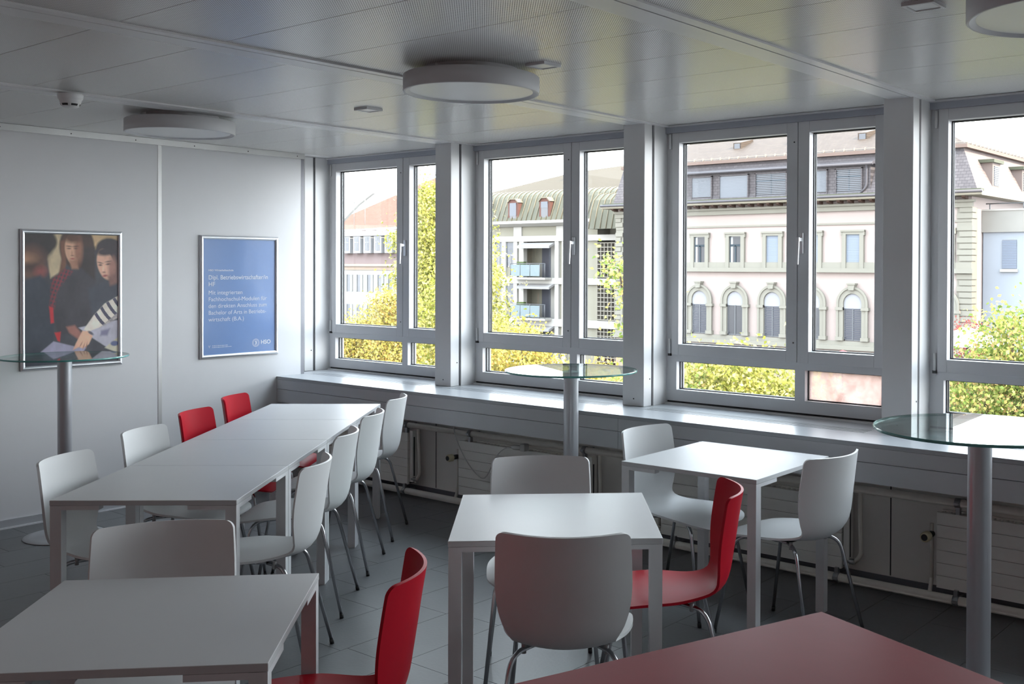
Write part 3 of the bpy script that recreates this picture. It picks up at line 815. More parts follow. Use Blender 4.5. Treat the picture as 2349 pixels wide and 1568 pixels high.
    for e in bm.edges:
        if len(e.link_faces) == 2 and e.link_faces[0].normal.angle(e.link_faces[1].normal, 0) > .7: e.smooth = False
    bm.to_mesh(me); bm.free()
    return me

def make_chair(red=False):
    t = empty('chair')
    me = make_shell()
    if red: me.materials.clear(); me.materials.append(RSHELL)
    o = bpy.data.objects.new('seat_shell', me); COL.objects.link(o); o.parent = t
    r = .0082
    for sx in (-1, 1):
        fp = fillet([(sx * .075, .0, .442), (sx * .176, .165, .445), (sx * .220, .248, .009)], .060, 7)
        rp = fillet([(sx * .075, -.035, .442), (sx * .165, -.150, .438), (sx * .213, -.254, .009)], .060, 7)
        for p in (fp, rp):
            lg = MB().tube(p, r, 12).build('leg', CHROME, t)
            e = Vector(p[-1]); d = (Vector(p[-1]) - Vector(p[-2])).normalized()
            MB().tube([e - d * .012, Vector((e.x, e.y, .0005))], .0095, 12).build('foot_cap', BLACKP, lg)
        MB().tube([(sx * .10, .03, .441), (sx * .10, -.06, .441)], .006, 8).build('cross_rail', CHROME, t)
    MB().box(-.095, .095, -.055, .02, .434, .4505).build('seat_bracket', BLACKP, t)
    for (x, y) in ((-.13, -.10), (.13, -.10)): MB().tube([(x, y, .455), (x, y, .425)], .008, 10).build('stacking_stud', mat('clear_stud', (.4, .4, .4), .3), t)
    return t
CH_W, CH_R = make_chair(False), make_chair(True)
used = set()
def place_chair(x, y, yaw, red, label):
    src = CH_R if red else CH_W
    o = src if red not in used else copy_tree(src)
    used.add(red)
    o.location = (x, y, 0); o.rotation_euler = (0, 0, math.radians(yaw) - PI / 2)
    tag(o, label, 'chair', 'red shell chairs' if red else 'white shell chairs')
CH = [(2.665, -3.185, 35.2, 0, 'white shell chair at the near left end of the long table row'),
      (2.217, -2.612, 32.7, 0, 'second white shell chair on the left of the long row, beside the red ones'),
      (1.804, -2.090, 35.6, 1, 'nearer of the two red chairs on the left side of the long table row'),
      (1.377, -1.572, 38.0, 1, 'farther red chair on the left side of the long row, by the sill corner'),
      (3.168, -2.850, 220.7, 0, 'nearest white shell chair on the right side of the long table row'),
      (2.653, -2.299, 221.8, 0, 'second white shell chair on the right side of the long row, from the front'),
      (2.217, -1.778, 219.1, 0, 'third white shell chair on the right side of the long row, from the front'),
      (1.779, -1.233, 217.7, 0, 'farthest white shell chair on the right side of the long row, by the sill'),
      (4.086, -3.788, -33.6, 0, 'white shell chair between the long row and the left foreground table, facing the camera'),
      (4.185, -2.241, -47.0, 0, 'white shell chair behind the middle square table, facing the camera'),
      (4.767, -2.229, 216.5, 1, 'red shell chair at the right side of the middle square table'),
      (4.779, -2.781, 127.1, 0, 'white shell chair in front of the middle table with its back to the camera'),
      (4.115, -1.138, -0.6, 0, 'white shell chair at the left side of the window table, under the sill'),
      (4.723, -1.188, 172.9, 0, 'white shell chair at the right side of the window table, back turned'),
      (4.641, -3.651, 222.0, 1, 'red shell chair in the foreground, right of the left foreground table')]
for c in CH: place_chair(*c)

# ------------------------------------------------------------------ radiators, pipes, cable
def radiator(x0, x1, label):
    t = empty('radiator', (x0, 0, 0)); tag(t, label, 'radiator', 'flat panel radiators')
    w = x1 - x0; z0, z1, yf = .095, .462, -.400
    n = 6; hh = (z1 - z0) / n
    me = MB().box(0, w, yf, yf + .018, .0012, hh - .0012).mesh('front_strip', RADW)
    for i in range(n):
        o = bpy.data.objects.new('front_strip', me); COL.objects.link(o); o.parent = t; o.location = (0, 0, z0 + i * hh)
    box('core', mat('radiator_core', (.12, .12, .12), .6), t, .004, w - .004, yf + .018, -.335, z0 + .005, z1 - .012)
    box('back_panel', RADW, t, 0, w, -.335, -.318, z0, z1)
    m = MB()
    for i in range(int(w / .03)): m.box(.01 + i * .03, .022 + i * .03, yf + .020, -.335, z1 - .010, z1 - .004)
    m.build('top_grille', RADW, t)
    for x in (.10, w - .13): box('wall_bracket', STEEL, t, x, x + .03, -.330, -.300, z0 + .05, z1 - .05)
    # end column with slot on the right
    m = MB().box(w + .004, w + .035, -.385, -.335, z0 + .02, z1 + .015); m.build('end_plate', RADW, t)
    box('end_slot', GASKET, t, w + .0349, w + .0352, -.375, -.362, z0 + .06, z1 - .03)
    # thermostatic valve on the left end
    v = MB().tube([(-.035, -.37, .395), (-.035, -.37, .12)], .009, 10).build('valve_pipe', PIPE, t)
    MB().tube([(-.035, -.37, .345), (-.035, -.42, .345)], .016, 14).build('valve_body', BLACKP, t)
    MB().tube([(-.035, -.42, .345), (-.035, -.427, .345), (-.035, -.46, .345), (-.035, -.468, .345)], [.018, .025, .025, .019], 18).build('valve_head', IVORY, t)
    MB().tube([(-.035, -.468, .345), (-.035, -.4695, .345)], .016, 16).build('valve_cap', BLACKP, t)
    return t
RADS = [(.14, 1.27, 'panel radiator behind the far end of the long table row'), (1.785, 2.90, 'panel radiator behind the middle glass bar table, with the hanging cable'),
        (3.465, 4.595, 'panel radiator behind the window table'), (5.095, 6.22, 'panel radiator at the right behind the right glass bar table')]
for r_ in RADS: radiator(*r_)

def pipes():
    up = empty('supply_pipe', (0, 0, 0)); tag(up, 'painted upper heating pipe running under the sill', 'pipe')
    MB().tube([(.02, -.385, .515), (RX - .02, -.385, .515)], .020, 14).build('pipe', PIPE, up)
    lo = empty('return_pipe', (0, 0, 0)); tag(lo, 'painted lower heating pipe running just above the floor', 'pipe')
    MB().tube([(.02, -.405, .052), (RX - .02, -.405, .052)], .022, 14).build('pipe', PIPE, lo)
    MB().tube([(.02, -.360, .034), (RX - .02, -.360, .034)], .016, 12).build('pipe', PIPE, lo)
    for k in range(0, 4):
        xr = RADS[k][1]; xl = RADS[k][0]
        # riser on the right of each radiator, from the upper pipe to the radiator foot
        MB().tube(fillet([(xr + .095, -.385, .505), (xr + .095, -.372, .17), (xr + .060, -.372, .135)], .03), .011, 10).build('riser', PIPE, up)
        MB().tube([(xr + .02, -.372, .135), (xr + .062, -.372, .135)], .015, 12).build('riser_valve', STEEL, up)
        MB().tube(fillet([(xl - .035, -.37, .13), (xl - .035, -.385, .09), (xl - .035, -.40, .055)], .01), .010, 10).build('riser', PIPE, lo)
        for x in (xr - .02, xl + .10):
            for pp, z, y, r in ((up, .515, -.385, .024), (lo, .052, -.405, .026)):
                MB().tube([(x - .014, y, z), (x + .014, y, z)], r, 16).build('clamp', STEEL, pp)
                sgn = -1 if pp is up else 1
                box('clamp_stem', STEEL, pp, x - .010, x + .010, y - .012, y + .012, min(z, z + (-.055 if pp is up else .05)), max(z, z + (-.055 if pp is up else .05)))
                box('clamp_arm', STEEL, pp, x - .008, x + .008, y + .006, -.302, z - .008, z + .008)
                box('clamp_bolt', STEEL, pp, x - .012, x + .012, y - .034, y - .016, z - .006, z + .006)
pipes()

def cable():
    c = empty('power_cable', (0, 0, 0)); tag(c, 'thin grey cable with an inline plug hanging over the radiator', 'cable')
    pts = bez((1.76, -.43, .60), (1.77, -.43, .45), (1.93, -.43, .27), (2.03, -.43, .242), 14) + bez((2.03, -.43, .242), (2.12, -.43, .22), (2.13, -.43, .47), (2.30, -.42, .474), 14)[1:]
    MB().tube(pts, .0035, 8).build('cable', CABLE, c)
    MB().tube([(2.295, -.42, .474), (2.315, -.42, .476), (2.39, -.42, .480)], [.006, .016, .017], 10).build('plug', CABLE, c)
    MB().box(2.39, 2.43, -.445, -.40, .462, .508).build('connector', mat('connector_grey', (.45, .44, .42), .45), c, bevel=.004)
cable()

# ------------------------------------------------------------------ outside
GZ = -7.0
EXT = 0.235                                      # outdoor colours darkened below true albedo to offset the strong sky
def em(name, rgb, rough=.8, var=.05, vscale=.6, k=1.0, spec=.2, metal=0.):
    c = srgb(*rgb); return mat(name, tuple(min(.9, x * EXT * k) for x in c), rough, metal, spec, var, vscale)
PINK = em('pink_render', (246, 226, 218), k=1.08); STONE = em('grey_green_stone', (206, 201, 186)); EAVE = em('cream_cornice', (214, 204, 182))
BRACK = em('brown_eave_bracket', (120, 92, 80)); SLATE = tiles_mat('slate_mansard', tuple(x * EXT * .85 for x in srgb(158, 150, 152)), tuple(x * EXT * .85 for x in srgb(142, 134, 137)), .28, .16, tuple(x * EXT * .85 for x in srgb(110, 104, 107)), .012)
SLATE_SUN = tiles_mat('slate_mansard_sunlit', tuple(x * EXT * 1.25 for x in srgb(176, 158, 152)), tuple(x * EXT * 1.25 for x in srgb(164, 146, 142)), .28, .16, tuple(x * EXT * 1.2 for x in srgb(138, 122, 118)), .012, swap=True)  # same slate for the side slope, warm sunlight put into its colour
ROOFT = tiles_mat('brown_roof_tile', tuple(x * EXT * .42 for x in srgb(196, 170, 148)), tuple(x * EXT * .42 for x in srgb(178, 152, 132)), .22, .14, tuple(x * EXT * .42 for x in srgb(150, 128, 116)), .014)
ROOFR = tiles_mat('red_roof_tile', tuple(x * EXT for x in srgb(200, 142, 116)), tuple(x * EXT for x in srgb(184, 124, 100)), .3, .2, tuple(x * EXT for x in srgb(140, 80, 64)), .02)
COPPER = em('green_copper_roof', (134, 132, 112), .6, .12); COPPERL = em('copper_seam', (176, 164, 138), .5)
CONC = em('white_concrete', (250, 246, 238), k=1.12); BEIGE = em('beige_render', (206, 200, 180)); BLIND = em('pale_blind', (214, 218, 228), k=.62); BLINDG = em('grey_blind', (122, 124, 136))
DARKW = em('window_dark', (78, 82, 96), .15, spec=.6); PANEB = em('reflecting_pane', (104, 104, 110), .25, spec=.25); WFR = em('blue_grey_window_frame', (92, 106, 116)); WHITEW = em('white_window_paint', (244, 244, 246))
FROST = em('frosted_balcony_glass', (186, 208, 214), .3, spec=.2, k=.8); RAILM = em('grey_rail', (150, 152, 156), .4); GUTTER = em('mossy_gutter', (132, 134, 112)); ZINC = em('zinc', (126, 122, 128), .5)
BLUEW = em('blue_white_render', (222, 230, 242)); PARAP = em('stained_parapet', (216, 212, 204), var=.12, vscale=1.5); OCHRE = em('ochre_stone', (222, 204, 178))

struct(box('ground_street', em('street_asphalt', (150, 146, 142), k=1.2), None, -160, 60, .6, 140, GZ - .3, GZ), 'street and square far below the windows')

def blinds(m, x0, x1, z0, z1, y, pitch=.085, th=.05):
    z = z0
    while z < z1 - .02: m.box(x0, x1, y - .02, y, z, min(z + th, z1)); z += pitch

def arch_poly(cx, w, z0, zs, top, n=14):
    """window outline: straight jambs to zs then a round head up to top"""
    zc = top - w
    return [(cx + w, z0), (cx + w, zc)] + [(cx + w * math.cos(PI * i / n), zc + w * math.sin(PI * i / n)) for i in range(1, n)] + [(cx - w, zc), (cx - w, z0)]

def ring_strip(m, outer, inner, y0, y1):
    """solid band between two open outlines of equal point count (in x,z)"""
    n = len(outer)
    vs = [(p[0], y0, p[1]) for p in outer] + [(p[0], y0, p[1]) for p in inner] + [(p[0], y1, p[1]) for p in outer] + [(p[0], y1, p[1]) for p in inner]
    fs = []
    for i in range(n - 1):
        fs += [(i, n + i, n + i + 1, i + 1), (i, i + 1, 2 * n + i + 1, 2 * n + i), (n + i, 3 * n + i, 3 * n + i + 1, n + i + 1)]
    fs += [(0, 2 * n, 3 * n, n), (n - 1, 2 * n - 1, 4 * n - 1, 3 * n - 1)]
    m.add(vs, fs)

def pink_building():
    D = 48.0; xa, xb = -34.35, -11.60; dep = 16
    b = empty('pink_building', ((xa + xb) / 2, D, GZ)); tag(b, 'pink building with arched windows and slate mansard roof across the street', 'building')
    ox, oy, oz = -(xa + xb) / 2, -D, -GZ
    def part(m, name, mt, p=None):
        o = m.build(name, mt, p or b); o.location = (0, 0, 0) if p else (ox, oy, oz); return o
    part(MB().box(xa, xb, D, D + dep, GZ, 5.3), 'facade_wall', PINK)
    part(MB().box(xa, xb, D - .10, D, GZ, -2.95), 'ground_floor_wall', OCHRE)
    # string courses
    part(MB().box(xa - .1, xb + .15, D - .28, D, -2.86, -2.62).box(xa, xb + .05, D - .14, D, -2.62, -2.39), 'string_course', STONE)
    part(MB().box(xa - .1, xb + .15, D - .30, D, 1.36, 1.60).box(xa, xb + .05, D - .12, D, 1.60, 1.92), 'string_course', STONE)
    part(MB().box(xa, xb + .05, D - .10, D, 3.98, 4.08), 'string_course', STONE)
    part(MB().box(xa, xb + .10, D - .22, D, 4.72, 4.98).box(xa, xb + .2, D - .38, D, 4.98, 5.10), 'cornice', STONE)
    part(MB().box(xa - .5, xb + .8, D - .98, D + dep, 5.27, 5.38).box(xa - .5, xb + .85, D - 1.05, D - .85, 5.30, 5.46), 'eave_board', EAVE)
    part(MB().tube([(xa - .5, D - 1.08, 5.46), (xb + .9, D - 1.08, 5.46)], .075, 8), 'gutter', ZINC)
    part(MB().box(xa - .4, xb + .8, D - 1.0, D - .55, 5.46, 5.60), 'eave_gutter_board', GUTTER)
    me = MB().prism([(D - .90, 5.27), (D - .38, 5.27), (D - .38, 5.10), (D - .72, 5.13), (D - .88, 5.20)], 'x', -.09, .09).mesh('eave_bracket', BRACK)
    x = xa + .3
    while x < xb + .2:
        o = bpy.data.objects.new('eave_bracket', me); COL.objects.link(o); o.parent = b; o.location = (ox + x, oy, oz); x += .62
    # corner quoins
    for cx0, cx1, side in ((xa - .02, xa + .55, 0), (xb - .72, xb + .04, 1)):
        part(MB().box(cx0, cx1, D - .06, D + (.75 if side else .1), -2.4, 4.72), 'corner_pilaster', STONE)
        z = -2.35; i = 0
        while z < 4.6:
            if not (1.25 < z < 1.8) and not (3.85 < z < 4.05):
                w = 0 if i % 2 else .14
                q = MB().box(cx0 + (.0 if not side else w), cx1 - (w if not side else 0) + (.05 if side else 0), D - .14, D + (.62 - w if side else .1), z, z + .25)
                part(q, 'quoin_block', STONE)
            z += .31; i += 1
    # windows
    n0 = -27.97 - 2.485 * 2
    for i in range(9):
        cx = n0 + 2.485 * i
        if cx > xb - 1.3: break
        # upper rectangular window
        w = empty('upper_window', (ox, oy, oz), parent=b)
        MB().box(cx - .40, cx + .40, D - .02, D + .01, 1.66, 3.44).build('window_back', DARKW, w)
        m = MB()
        m.box(cx - .64, cx - .40, D - .18, D, 1.60, 3.44).box(cx + .40, cx + .64, D - .18, D, 1.60, 3.44).box(cx - .64, cx + .64, D - .18, D, 3.44, 3.66).box(cx - .70, cx + .70, D - .24, D, 3.58, 3.68)
        m.box(cx - .70, cx - .62, D - .20, D, 3.38, 3.60).box(cx + .62, cx + .70, D - .20, D, 3.38, 3.60)
        m.build('surround', STONE, w)
        if i in (2, 3):
            f = MB(); f.box(cx - .40, cx - .33, D - .06, D - .02, 1.66, 3.44).box(cx + .33, cx + .40, D - .06, D - .02, 1.66, 3.44).box(cx - .05, cx + .05, D - .07, D - .02, 1.66, 2.9).box(cx - .4, cx + .4, D - .07, D - .02, 2.85, 2.97).box(cx - .4, cx + .4, D - .06, D - .02, 1.66, 1.74)
            f.build('casement_frame', WFR, w)
            MB().box(cx - .33, cx + .33, D - .035, D - .022, 1.74, 3.40).build('pane', PANEB, w)
            MB().box(cx - .33, cx - .18, D - .05, D - .036, 1.74, 3.40).build('curtain', WHITEW, w)
        else:
            m = MB(); blinds(m, cx - .40, cx + .40, 1.68, 3.44, D - .05, .088, .080); m.build('blind', em('pale_blue_blind', (198, 210, 228)), w)  # slatted blind in an even pale blue
        # arched window
        a = empty('arched_window', (ox, oy, oz), parent=b)
        zs, top, z0 = -.60, .22, -2.36
        def out(wd, tp): return arch_poly(cx, wd, z0, zs, -.32 + wd)
        MB().prism(arch_poly(cx, .54, z0, zs, top), 'y', D - .02, D + .01).build('window_back', DARKW, a)
        m = MB(); ring_strip(m, out(.86, .56), out(.54, .22), D - .16, D); ring_strip(m, out(.92, .62), out(.80, .50), D - .22, D - .16)
        m.box(cx - .98, cx - .54, D - .26, D, zs - .10, zs + .06).box(cx + .54, cx + .98, D - .26, D, zs - .10, zs + .06).box(cx - .96, cx - .52, D - .26, D, z0, z0 + .2).box(cx + .52, cx + .96, D - .26, D, z0, z0 + .2)
        m.build('arch_surround', STONE, a)
        MB().prism([(cx - .15, .40), (cx + .15, .40), (cx + .22, .76), (cx - .22, .76)], 'y', D - .34, D).box(cx - .25, cx + .25, D - .38, D, .70, .78).build('keystone', STONE, a)
        MB().prism([(cx + .53, zs - .02)] + [(cx + .53 * math.cos(PI * k / 14), -.32 + .53 * math.sin(PI * k / 14)) for k in range(0, 15)] + [(cx - .53, zs - .02)], 'y', D - .06, D - .03).build('arch_blind', em('white_arch_blind', (236, 236, 242), k=.95), a)
        f = MB().box(cx - .52, cx - .46, D - .06, D - .02, z0, zs).box(cx + .46, cx + .52, D - .06, D - .02, z0, zs).box(cx - .035, cx + .035, D - .07, D - .02, z0, zs).box(cx - .52, cx + .52, D - .06, D - .02, z0, z0 + .06)
        f.build('casement_frame', RAILM, a)
        if i % 2 == 0: 
            m = MB(); blinds(m, cx - .46, cx + .46, z0 + .08, zs, D - .045, .10, .07); m.build('slat_blind', BLINDG, a)
        else:
            MB().box(cx - .46, cx - .035, D - .035, D - .025, z0 + .06, zs).build('pane', PANEB, a); MB().box(cx + .035, cx + .46, D - .035, D - .025, z0 + .06, zs).build('pane', PANEB, a)
    # mansard: steep slate slope, then flatter tile roof
    R = empty('mansard_roof', (ox, oy, oz), parent=b)
    zl, zh = 5.55, 7.95
    y0, y1 = D - .45, D + .75
    xr0, xr1 = xb + .45, xb - .75
    MB().add([(xa, y0, zl), (xr0, y0, zl), (xr1, y1, zh), (xa, y1, zh)], [(0, 1, 2, 3)]).build('slate_slope', SLATE, R)
    MB().add([(xr0, y0, zl), (xr0, D + dep, zl), (xr1, D + dep, zh), (xr1, y1, zh)], [(0, 1, 2, 3)]).build('slate_slope', SLATE_SUN, R)
    m = MB().box(xa, xr1 + .35, y1 - .35, y1 + .1, zh - .12, zh + .06).box(xr1 - .1, xr1 + .35, y1 + .1, D + dep, zh - .12, zh + .06); m.build('roof_kerb', em('kerb_brown', (176, 150, 138)), R)
    ridge_y = y1 + 7.2; zr = zh + 3.0
    MB().add([(xa, y1 - .3, zh + .05), (xr1 + .3, y1 - .3, zh + .05), (xr1 - 5.5, ridge_y, zr), (xa + 4.0, ridge_y, zr)], [(0, 1, 2, 3)]).add([(xr1 + .3, y1 - .3, zh + .05), (xr1 + .3, D + dep, zh + .05), (xr1 - 5.5, D + dep, zr), (xr1 - 5.5, ridge_y, zr)], [(0, 1, 2, 3)]).build('tiled_slope', ROOFT, R)
    m = MB()
    x = xa + .5
    while x < xr1: m.box(x, x + .05, y1 - .15, y1 - .05, zh + .08, zh + .26); x += .62
    m.box(xa, xr1, y1 - .12, y1 - .09, zh + .19, zh + .22)
    y = y1 + .3
    while y < D + dep: m.box(xr1 + .05, xr1 + .15, y, y + .05, zh + .08, zh + .26); y += .62
    m.box(xr1 + .09, xr1 + .12, y1, D + dep, zh + .18, zh + .23)
    m.build('snow_guard', em('snow_guard', (232, 214, 196)), R)
    for i, (x, y) in enumerate(((-27.2, 2.7), (-23.3, 2.7), (-18.9, 2.7))):
        zz = zh + (y) * .40
        hgt = MB().prism([(y1 + y - .55, zz - .2), (y1 + y - .55, zz + .30), (y1 + y + .9, zz + .62), (y1 + y + .9, zz)], 'x', x - .28, x + .28)
        h_ = hgt.build('roof_hatch', ROOFT, R); MB().box(x - .2, x + .2, y1 + y - .57, y1 + y - .55, zz - .1, zz + .24).build('hatch_pane', DARKW, h_)
    MB().box(xr1 - 3.2, xr1 - 2.4, ridge_y - 2.6, ridge_y - 1.7, zh + 1.0, zr - .2).box(xr1 - 3.3, xr1 - 2.3, ridge_y - 2.7, ridge_y - 1.6, zr - .3, zr - .2).build('chimney', em('chimney_brown', (150, 124, 116)), R)
    # long shed dormer with blinds on the street side
    dx0, dx1, dy = -29.1, -16.95, D - .30
    dm = MB().box(dx0, dx1, dy, y1 + .4, zl, 7.20); dm.build('dormer_body', SLATE, R)
    MB().box(dx0 - .15, dx1 + .2, dy - .22, y1 + .4, 7.20, 7.34).tube([(dx0 - .2, dy - .26, 7.22), (dx1 + .25, dy - .26, 7.20)], .08, 8).build('dormer_eave', ZINC, R)
    for x in (dx0 + .12, dx1 - .18): MB().tube(fillet([(x, dy - .22, 7.2), (x, dy - .08, 7.0), (x, dy - .08, 6.0), (x - .35, dy - .10, 5.62)], .2), .06, 8).build('downpipe', ZINC, R)
    for i, (wa, wb, kind) in enumerate(((-28.35, -27.0, 0), (-26.38, -24.5, 1), (-23.95, -22.0, 2), (-21.0, -19.5, 0), (-18.9, -17.45, 2))):
        w = empty('dormer_window', (0, 0, 0), parent=R)
        MB().box(wa, wb, dy - .02, dy + .01, 5.62, 6.98).build('window_back', DARKW if kind != 2 else PANEB, w)
        MB().box(wa - .07, wa, dy - .12, dy, 5.6, 7.02).box(wb, wb + .07, dy - .12, dy, 5.6, 7.02).box(wa - .07, wb + .07, dy - .12, dy, 6.97, 7.05).build('window_reveal', SLATE, w)
        m = MB(); zb = (5.80, 5.63, 5.70)[kind]
        blinds(m, wa, wb, zb, 6.96, dy - .05, (.075, .082, .10)[kind], (.062, .079, .045)[kind]); m.build('slat_blind', BLIND, w)
        if kind == 2: 
            MB().box(wa, wb, dy - .04, dy - .022, 6.55, 6.63).box((wa + wb) / 2 - .03, (wa + wb) / 2 + .03, dy - .04, dy - .022, 5.62, 6.97).build('casement_frame', WFR, w)
    # dormers on the sunlit side slope
    for yy in (50.9, 55.9, 60.5):
        w = empty('side_dormer', (0, 0, 0), parent=R)
        MB().box(xb - .6, xb + .28, yy - .62, yy + .62, 5.9, 7.15).build('dormer_body', em('dormer_paint', (188, 168, 160)), w)
        MB().box(xb - .6, xb + .42, yy - .80, yy + .80, 7.15, 7.32).build('dormer_eave', GUTTER, w)
        MB().box(xb + .28, xb + .29, yy - .40, yy + .40, 5.95, 6.95).build('window_back', DARKW, w)
        m = MB(); z = 5.97
        while z < 6.92: m.box(xb + .29, xb + .33, yy - .40, yy + .40, z, z + .06); z += .095
        m.build('slat_blind', BLIND, w)
    return b
pink_building()

def annex():
    D = 49.6
    b = empty('annex_building', (-6, D, GZ)); tag(b, 'pale blue-white annex with a shuttered window, right of the pink building', 'building')
    ox, oy, oz = 6, -D, -GZ
    def part(m, n, mt): o = m.build(n, mt, b); o.location = (ox, oy, oz); return o
    part(MB().box(-11.55, 6, D, D + 10, GZ, 3.55), 'wall', BLUEW)
    x = -11.6
    while x < 5: part(MB().box(x + .01, x + 2.56, D - .12, D + .2, 3.60, 4.58), 'parapet_panel', PARAP); x += 2.58
    part(MB().box(-11.6, 6, D - .16, D + .3, 4.58, 4.66), 'parapet_cap', CONC)
    part(MB().box(-11.6, 6, D - .14, D, 3.48, 3.60), 'parapet_ledge', PARAP)
    for x in (-10.2, -6.8, -3.4, 0.0):
        part(MB().box(x - .36, x + .36, D - .02, D, 1.60, 3.08), 'window_back', DARKW)
        m = MB(); blinds(m, x - .36, x + .36, 1.62, 3.06, D - .03, .085, .065); part(m, 'slat_blind', em('blue_slats', (176, 190, 214)))
        part(MB().box(x - .44, x + .44, D - .14, D, 1.44, 1.58), 'window_sill', CONC)
    m = MB().tube([(-11.4, D - .05, 4.95), (6, D - .05, 4.95)], .03, 6)
    for x in np.arange(-11.2, 5, 1.7): m.tube([(x, D - .05, 4.6), (x, D - .05, 4.95)], .03, 6)
    part(m, 'roof_rail', RAILM)
annex()

def apartment():
    D = 52.0
    b = empty('apartment_building', (-46, D, GZ)); tag(b, 'white concrete apartment house with glass balconies and green copper roof', 'building')
    ox, oy, oz = 46, -D, -GZ
    def part(m, n, mt, p=None):
        o = m.build(n, mt, p or b); o.location = (ox, oy, oz) if not p else (0, 0, 0); return o
    xa, xb = -56.0, -35.2
    part(MB().box(xa, xb, D + 1.5, D + 12, GZ, 4.9), 'core_wall', BEIGE)
    part(MB().box(xa, -46.7, D + .12, D + 1.6, GZ, 4.9), 'wall', BEIGE)
    part(MB().box(-42.75, -39.25, D + .12, D + 1.6, GZ, 4.9), 'wall', BEIGE)
    part(MB().box(-37.3, xb, D + .12, D + 1.6, GZ, 4.9), 'wall', BEIGE)
    part(MB().box(-46.7, -42.7, D + .12, D + 1.6, 3.85, 4.9), 'wall', BEIGE)
    part(MB().prism([(D - .75, 4.95), (D - .75, 4.75), (D - .2, 4.55), (D + 1.5, 4.55), (D + 1.5, 4.95)], 'x', xa, -38.5), 'cornice_slab', CONC)
    for z0, z1 in ((3.45, 3.85), (.36, .80), (-2.68, -2.15), (-5.7, -5.2)):
        part(MB().box(xa, xb, D - .10, D + 1.6, z0, z1), 'floor_band', CONC)
    for x0, x1 in ((-55.2, -54.8), (-52.2, -51.8), (-49.6, -49.15), (-48.35, -47.95), (-47.15, -46.77), (-46.58, -46.12), (-43.08, -42.71), (-42.40, -42.05)):
        part(MB().box(x0, x1, D - .05, D + .35, GZ, 3.5), 'column', CONC)
    for x0, x1 in ((-47.2, -46.4), (-43.0, -42.1)): part(MB().box(x0, x1, D + .02, D + .4, 3.8, 4.6), 'column', CONC)
    # windows left of the balconies
    for z in (1.56, -1.42, -4.4):
        for x0, x1 in ((-51.6, -50.0), (-49.06, -48.35), (-47.94, -47.16)):
            w = empty('window', (ox, oy, oz), parent=b)
            MB().box(x0, x1, D + .08, D + .11, z, z + 1.84).build('window_back', DARKW, w)
            MB().box(x0, x1, D + .05, D + .10, z + .85, z + .95).box((x0 + x1) / 2 - .03, (x0 + x1) / 2 + .03, D + .05, D + .10, z, z + .9).build('casement_frame', WHITEW, w)
            m = MB(); blinds(m, x0, x1, z + .95, z + 1.84, D + .06, .09, .055); m.build('slat_blind', BLIND, w)
    # balconies
    for zf in (.80, -2.15, -5.2):
        w = empty('balcony', (ox, oy, oz), parent=b)
        zt = zf + 1.03
        MB().box(-46.12, -43.08, D + 1.40, D + 1.5, zf, zf + 2.65).build('loggia_wall', BEIGE, w)
        MB().box(-45.55, -44.62, D + 1.36, D + 1.40, zf, zf + 2.2).build('shutter', BLINDG, w)
        MB().box(-44.05, -43.25, D + 1.36, D + 1.40, zf, zf + 2.3).build('door_glass', DARKW, w)
        MB().box(-44.62, -44.05, D + 1.30, D + 1.40, zf, zf + 2.65).build('pier', CONC, w)
        MB().box(-46.75, -43.3, D - .85, D + .1, zf - .12, zf + .02).build('slab', CONC, w)
        for i in range(3):
            x = -46.69 + i * .96; MB().box(x + .02, x + .94, D - .82, D - .80, zf + .12, zt - .08).build('glass_panel', FROST, w)
        m = MB().tube([(-46.72, D - .82, zt), (-43.3, D - .82, zt)], .03, 6)
        for x in (-46.71, -45.74, -44.78, -43.82, -43.32): m.tube([(x, D - .82, zf), (x, D - .82, zt)], .025, 6)
        for k in range(5): m.tube([(-43.8 + k * .11, D - .82, zf + .1), (-43.8 + k * .11, D - .82, zt)], .012, 5)
        m.build('railing', RAILM, w)
        MB().prism([(D - .05, zf + 2.55), (D - .05, zf + 2.40), (D - .62, zf + 2.14), (D - .64, zf + 2.30)], 'x', -46.3, -43.1).build('awning', em('awning_cloth', (226, 222, 220)), w)
        MB().box(-46.3, -45.6, D - .6, D - .3, zt - .1, zt + .14).build('planter', em('planter_plants', (120, 140, 84), var=.4, vscale=9), w)
    # glass block lattices
    for z0, z1 in ((.90, 3.28), (-2.08, .40), (-5.0, -2.62)):
        w = empty('lattice_window', (ox, oy, oz), parent=b); x0, x1 = -39.22, -37.35
        MB().box(x0, x1, D + .30, D + .34, z0, z1).build('window_back', em('lattice_dark', (120, 118, 112)), w)
        m = MB(); nx, nz = 6, 8
        for i in range(nx + 1): xx = x0 + (x1 - x0) * i / nx; m.box(xx - .032, xx + .032, D + .04, D + .30, z0, z1)
        for j in range(nz + 1): zz = z0 + (z1 - z0) * j / nz; m.box(x0, x1, D + .05, D + .30, zz - .032, zz + .032)
        m.build('lattice', em('lattice_beige', (214, 206, 190)), w)
    # copper roof: steep slope, rolled edge, flat upper slope
    R = empty('copper_roof', (ox, oy, oz), parent=b)
    prof = [(D - .55, 4.95), (D - .15, 6.0), (D + .10, 6.62), (D + .28, 6.86), (D + .55, 7.05), (D + .95, 7.20)]
    x0, x1 = xa, -34.9
    m = MB()
    for (a, c) in zip(prof[:-1], prof[1:]): m.add([(x0, a[0], a[1]), (x1, a[0], a[1]), (x1, c[0], c[1]), (x0, c[0], c[1])], [(0, 1, 2, 3)], True)
    m.build('copper_slope', COPPER, R)
    n = 0; x = x0
    me = MB().tube([(0, p[0] - .02, p[1] + .02) for p in prof], .035, 5).mesh('standing_seam', COPPERL)
    while x < x1:
        o = bpy.data.objects.new('standing_seam', me); COL.objects.link(o); o.parent = R; o.location = (x, 0, 0); x += .48
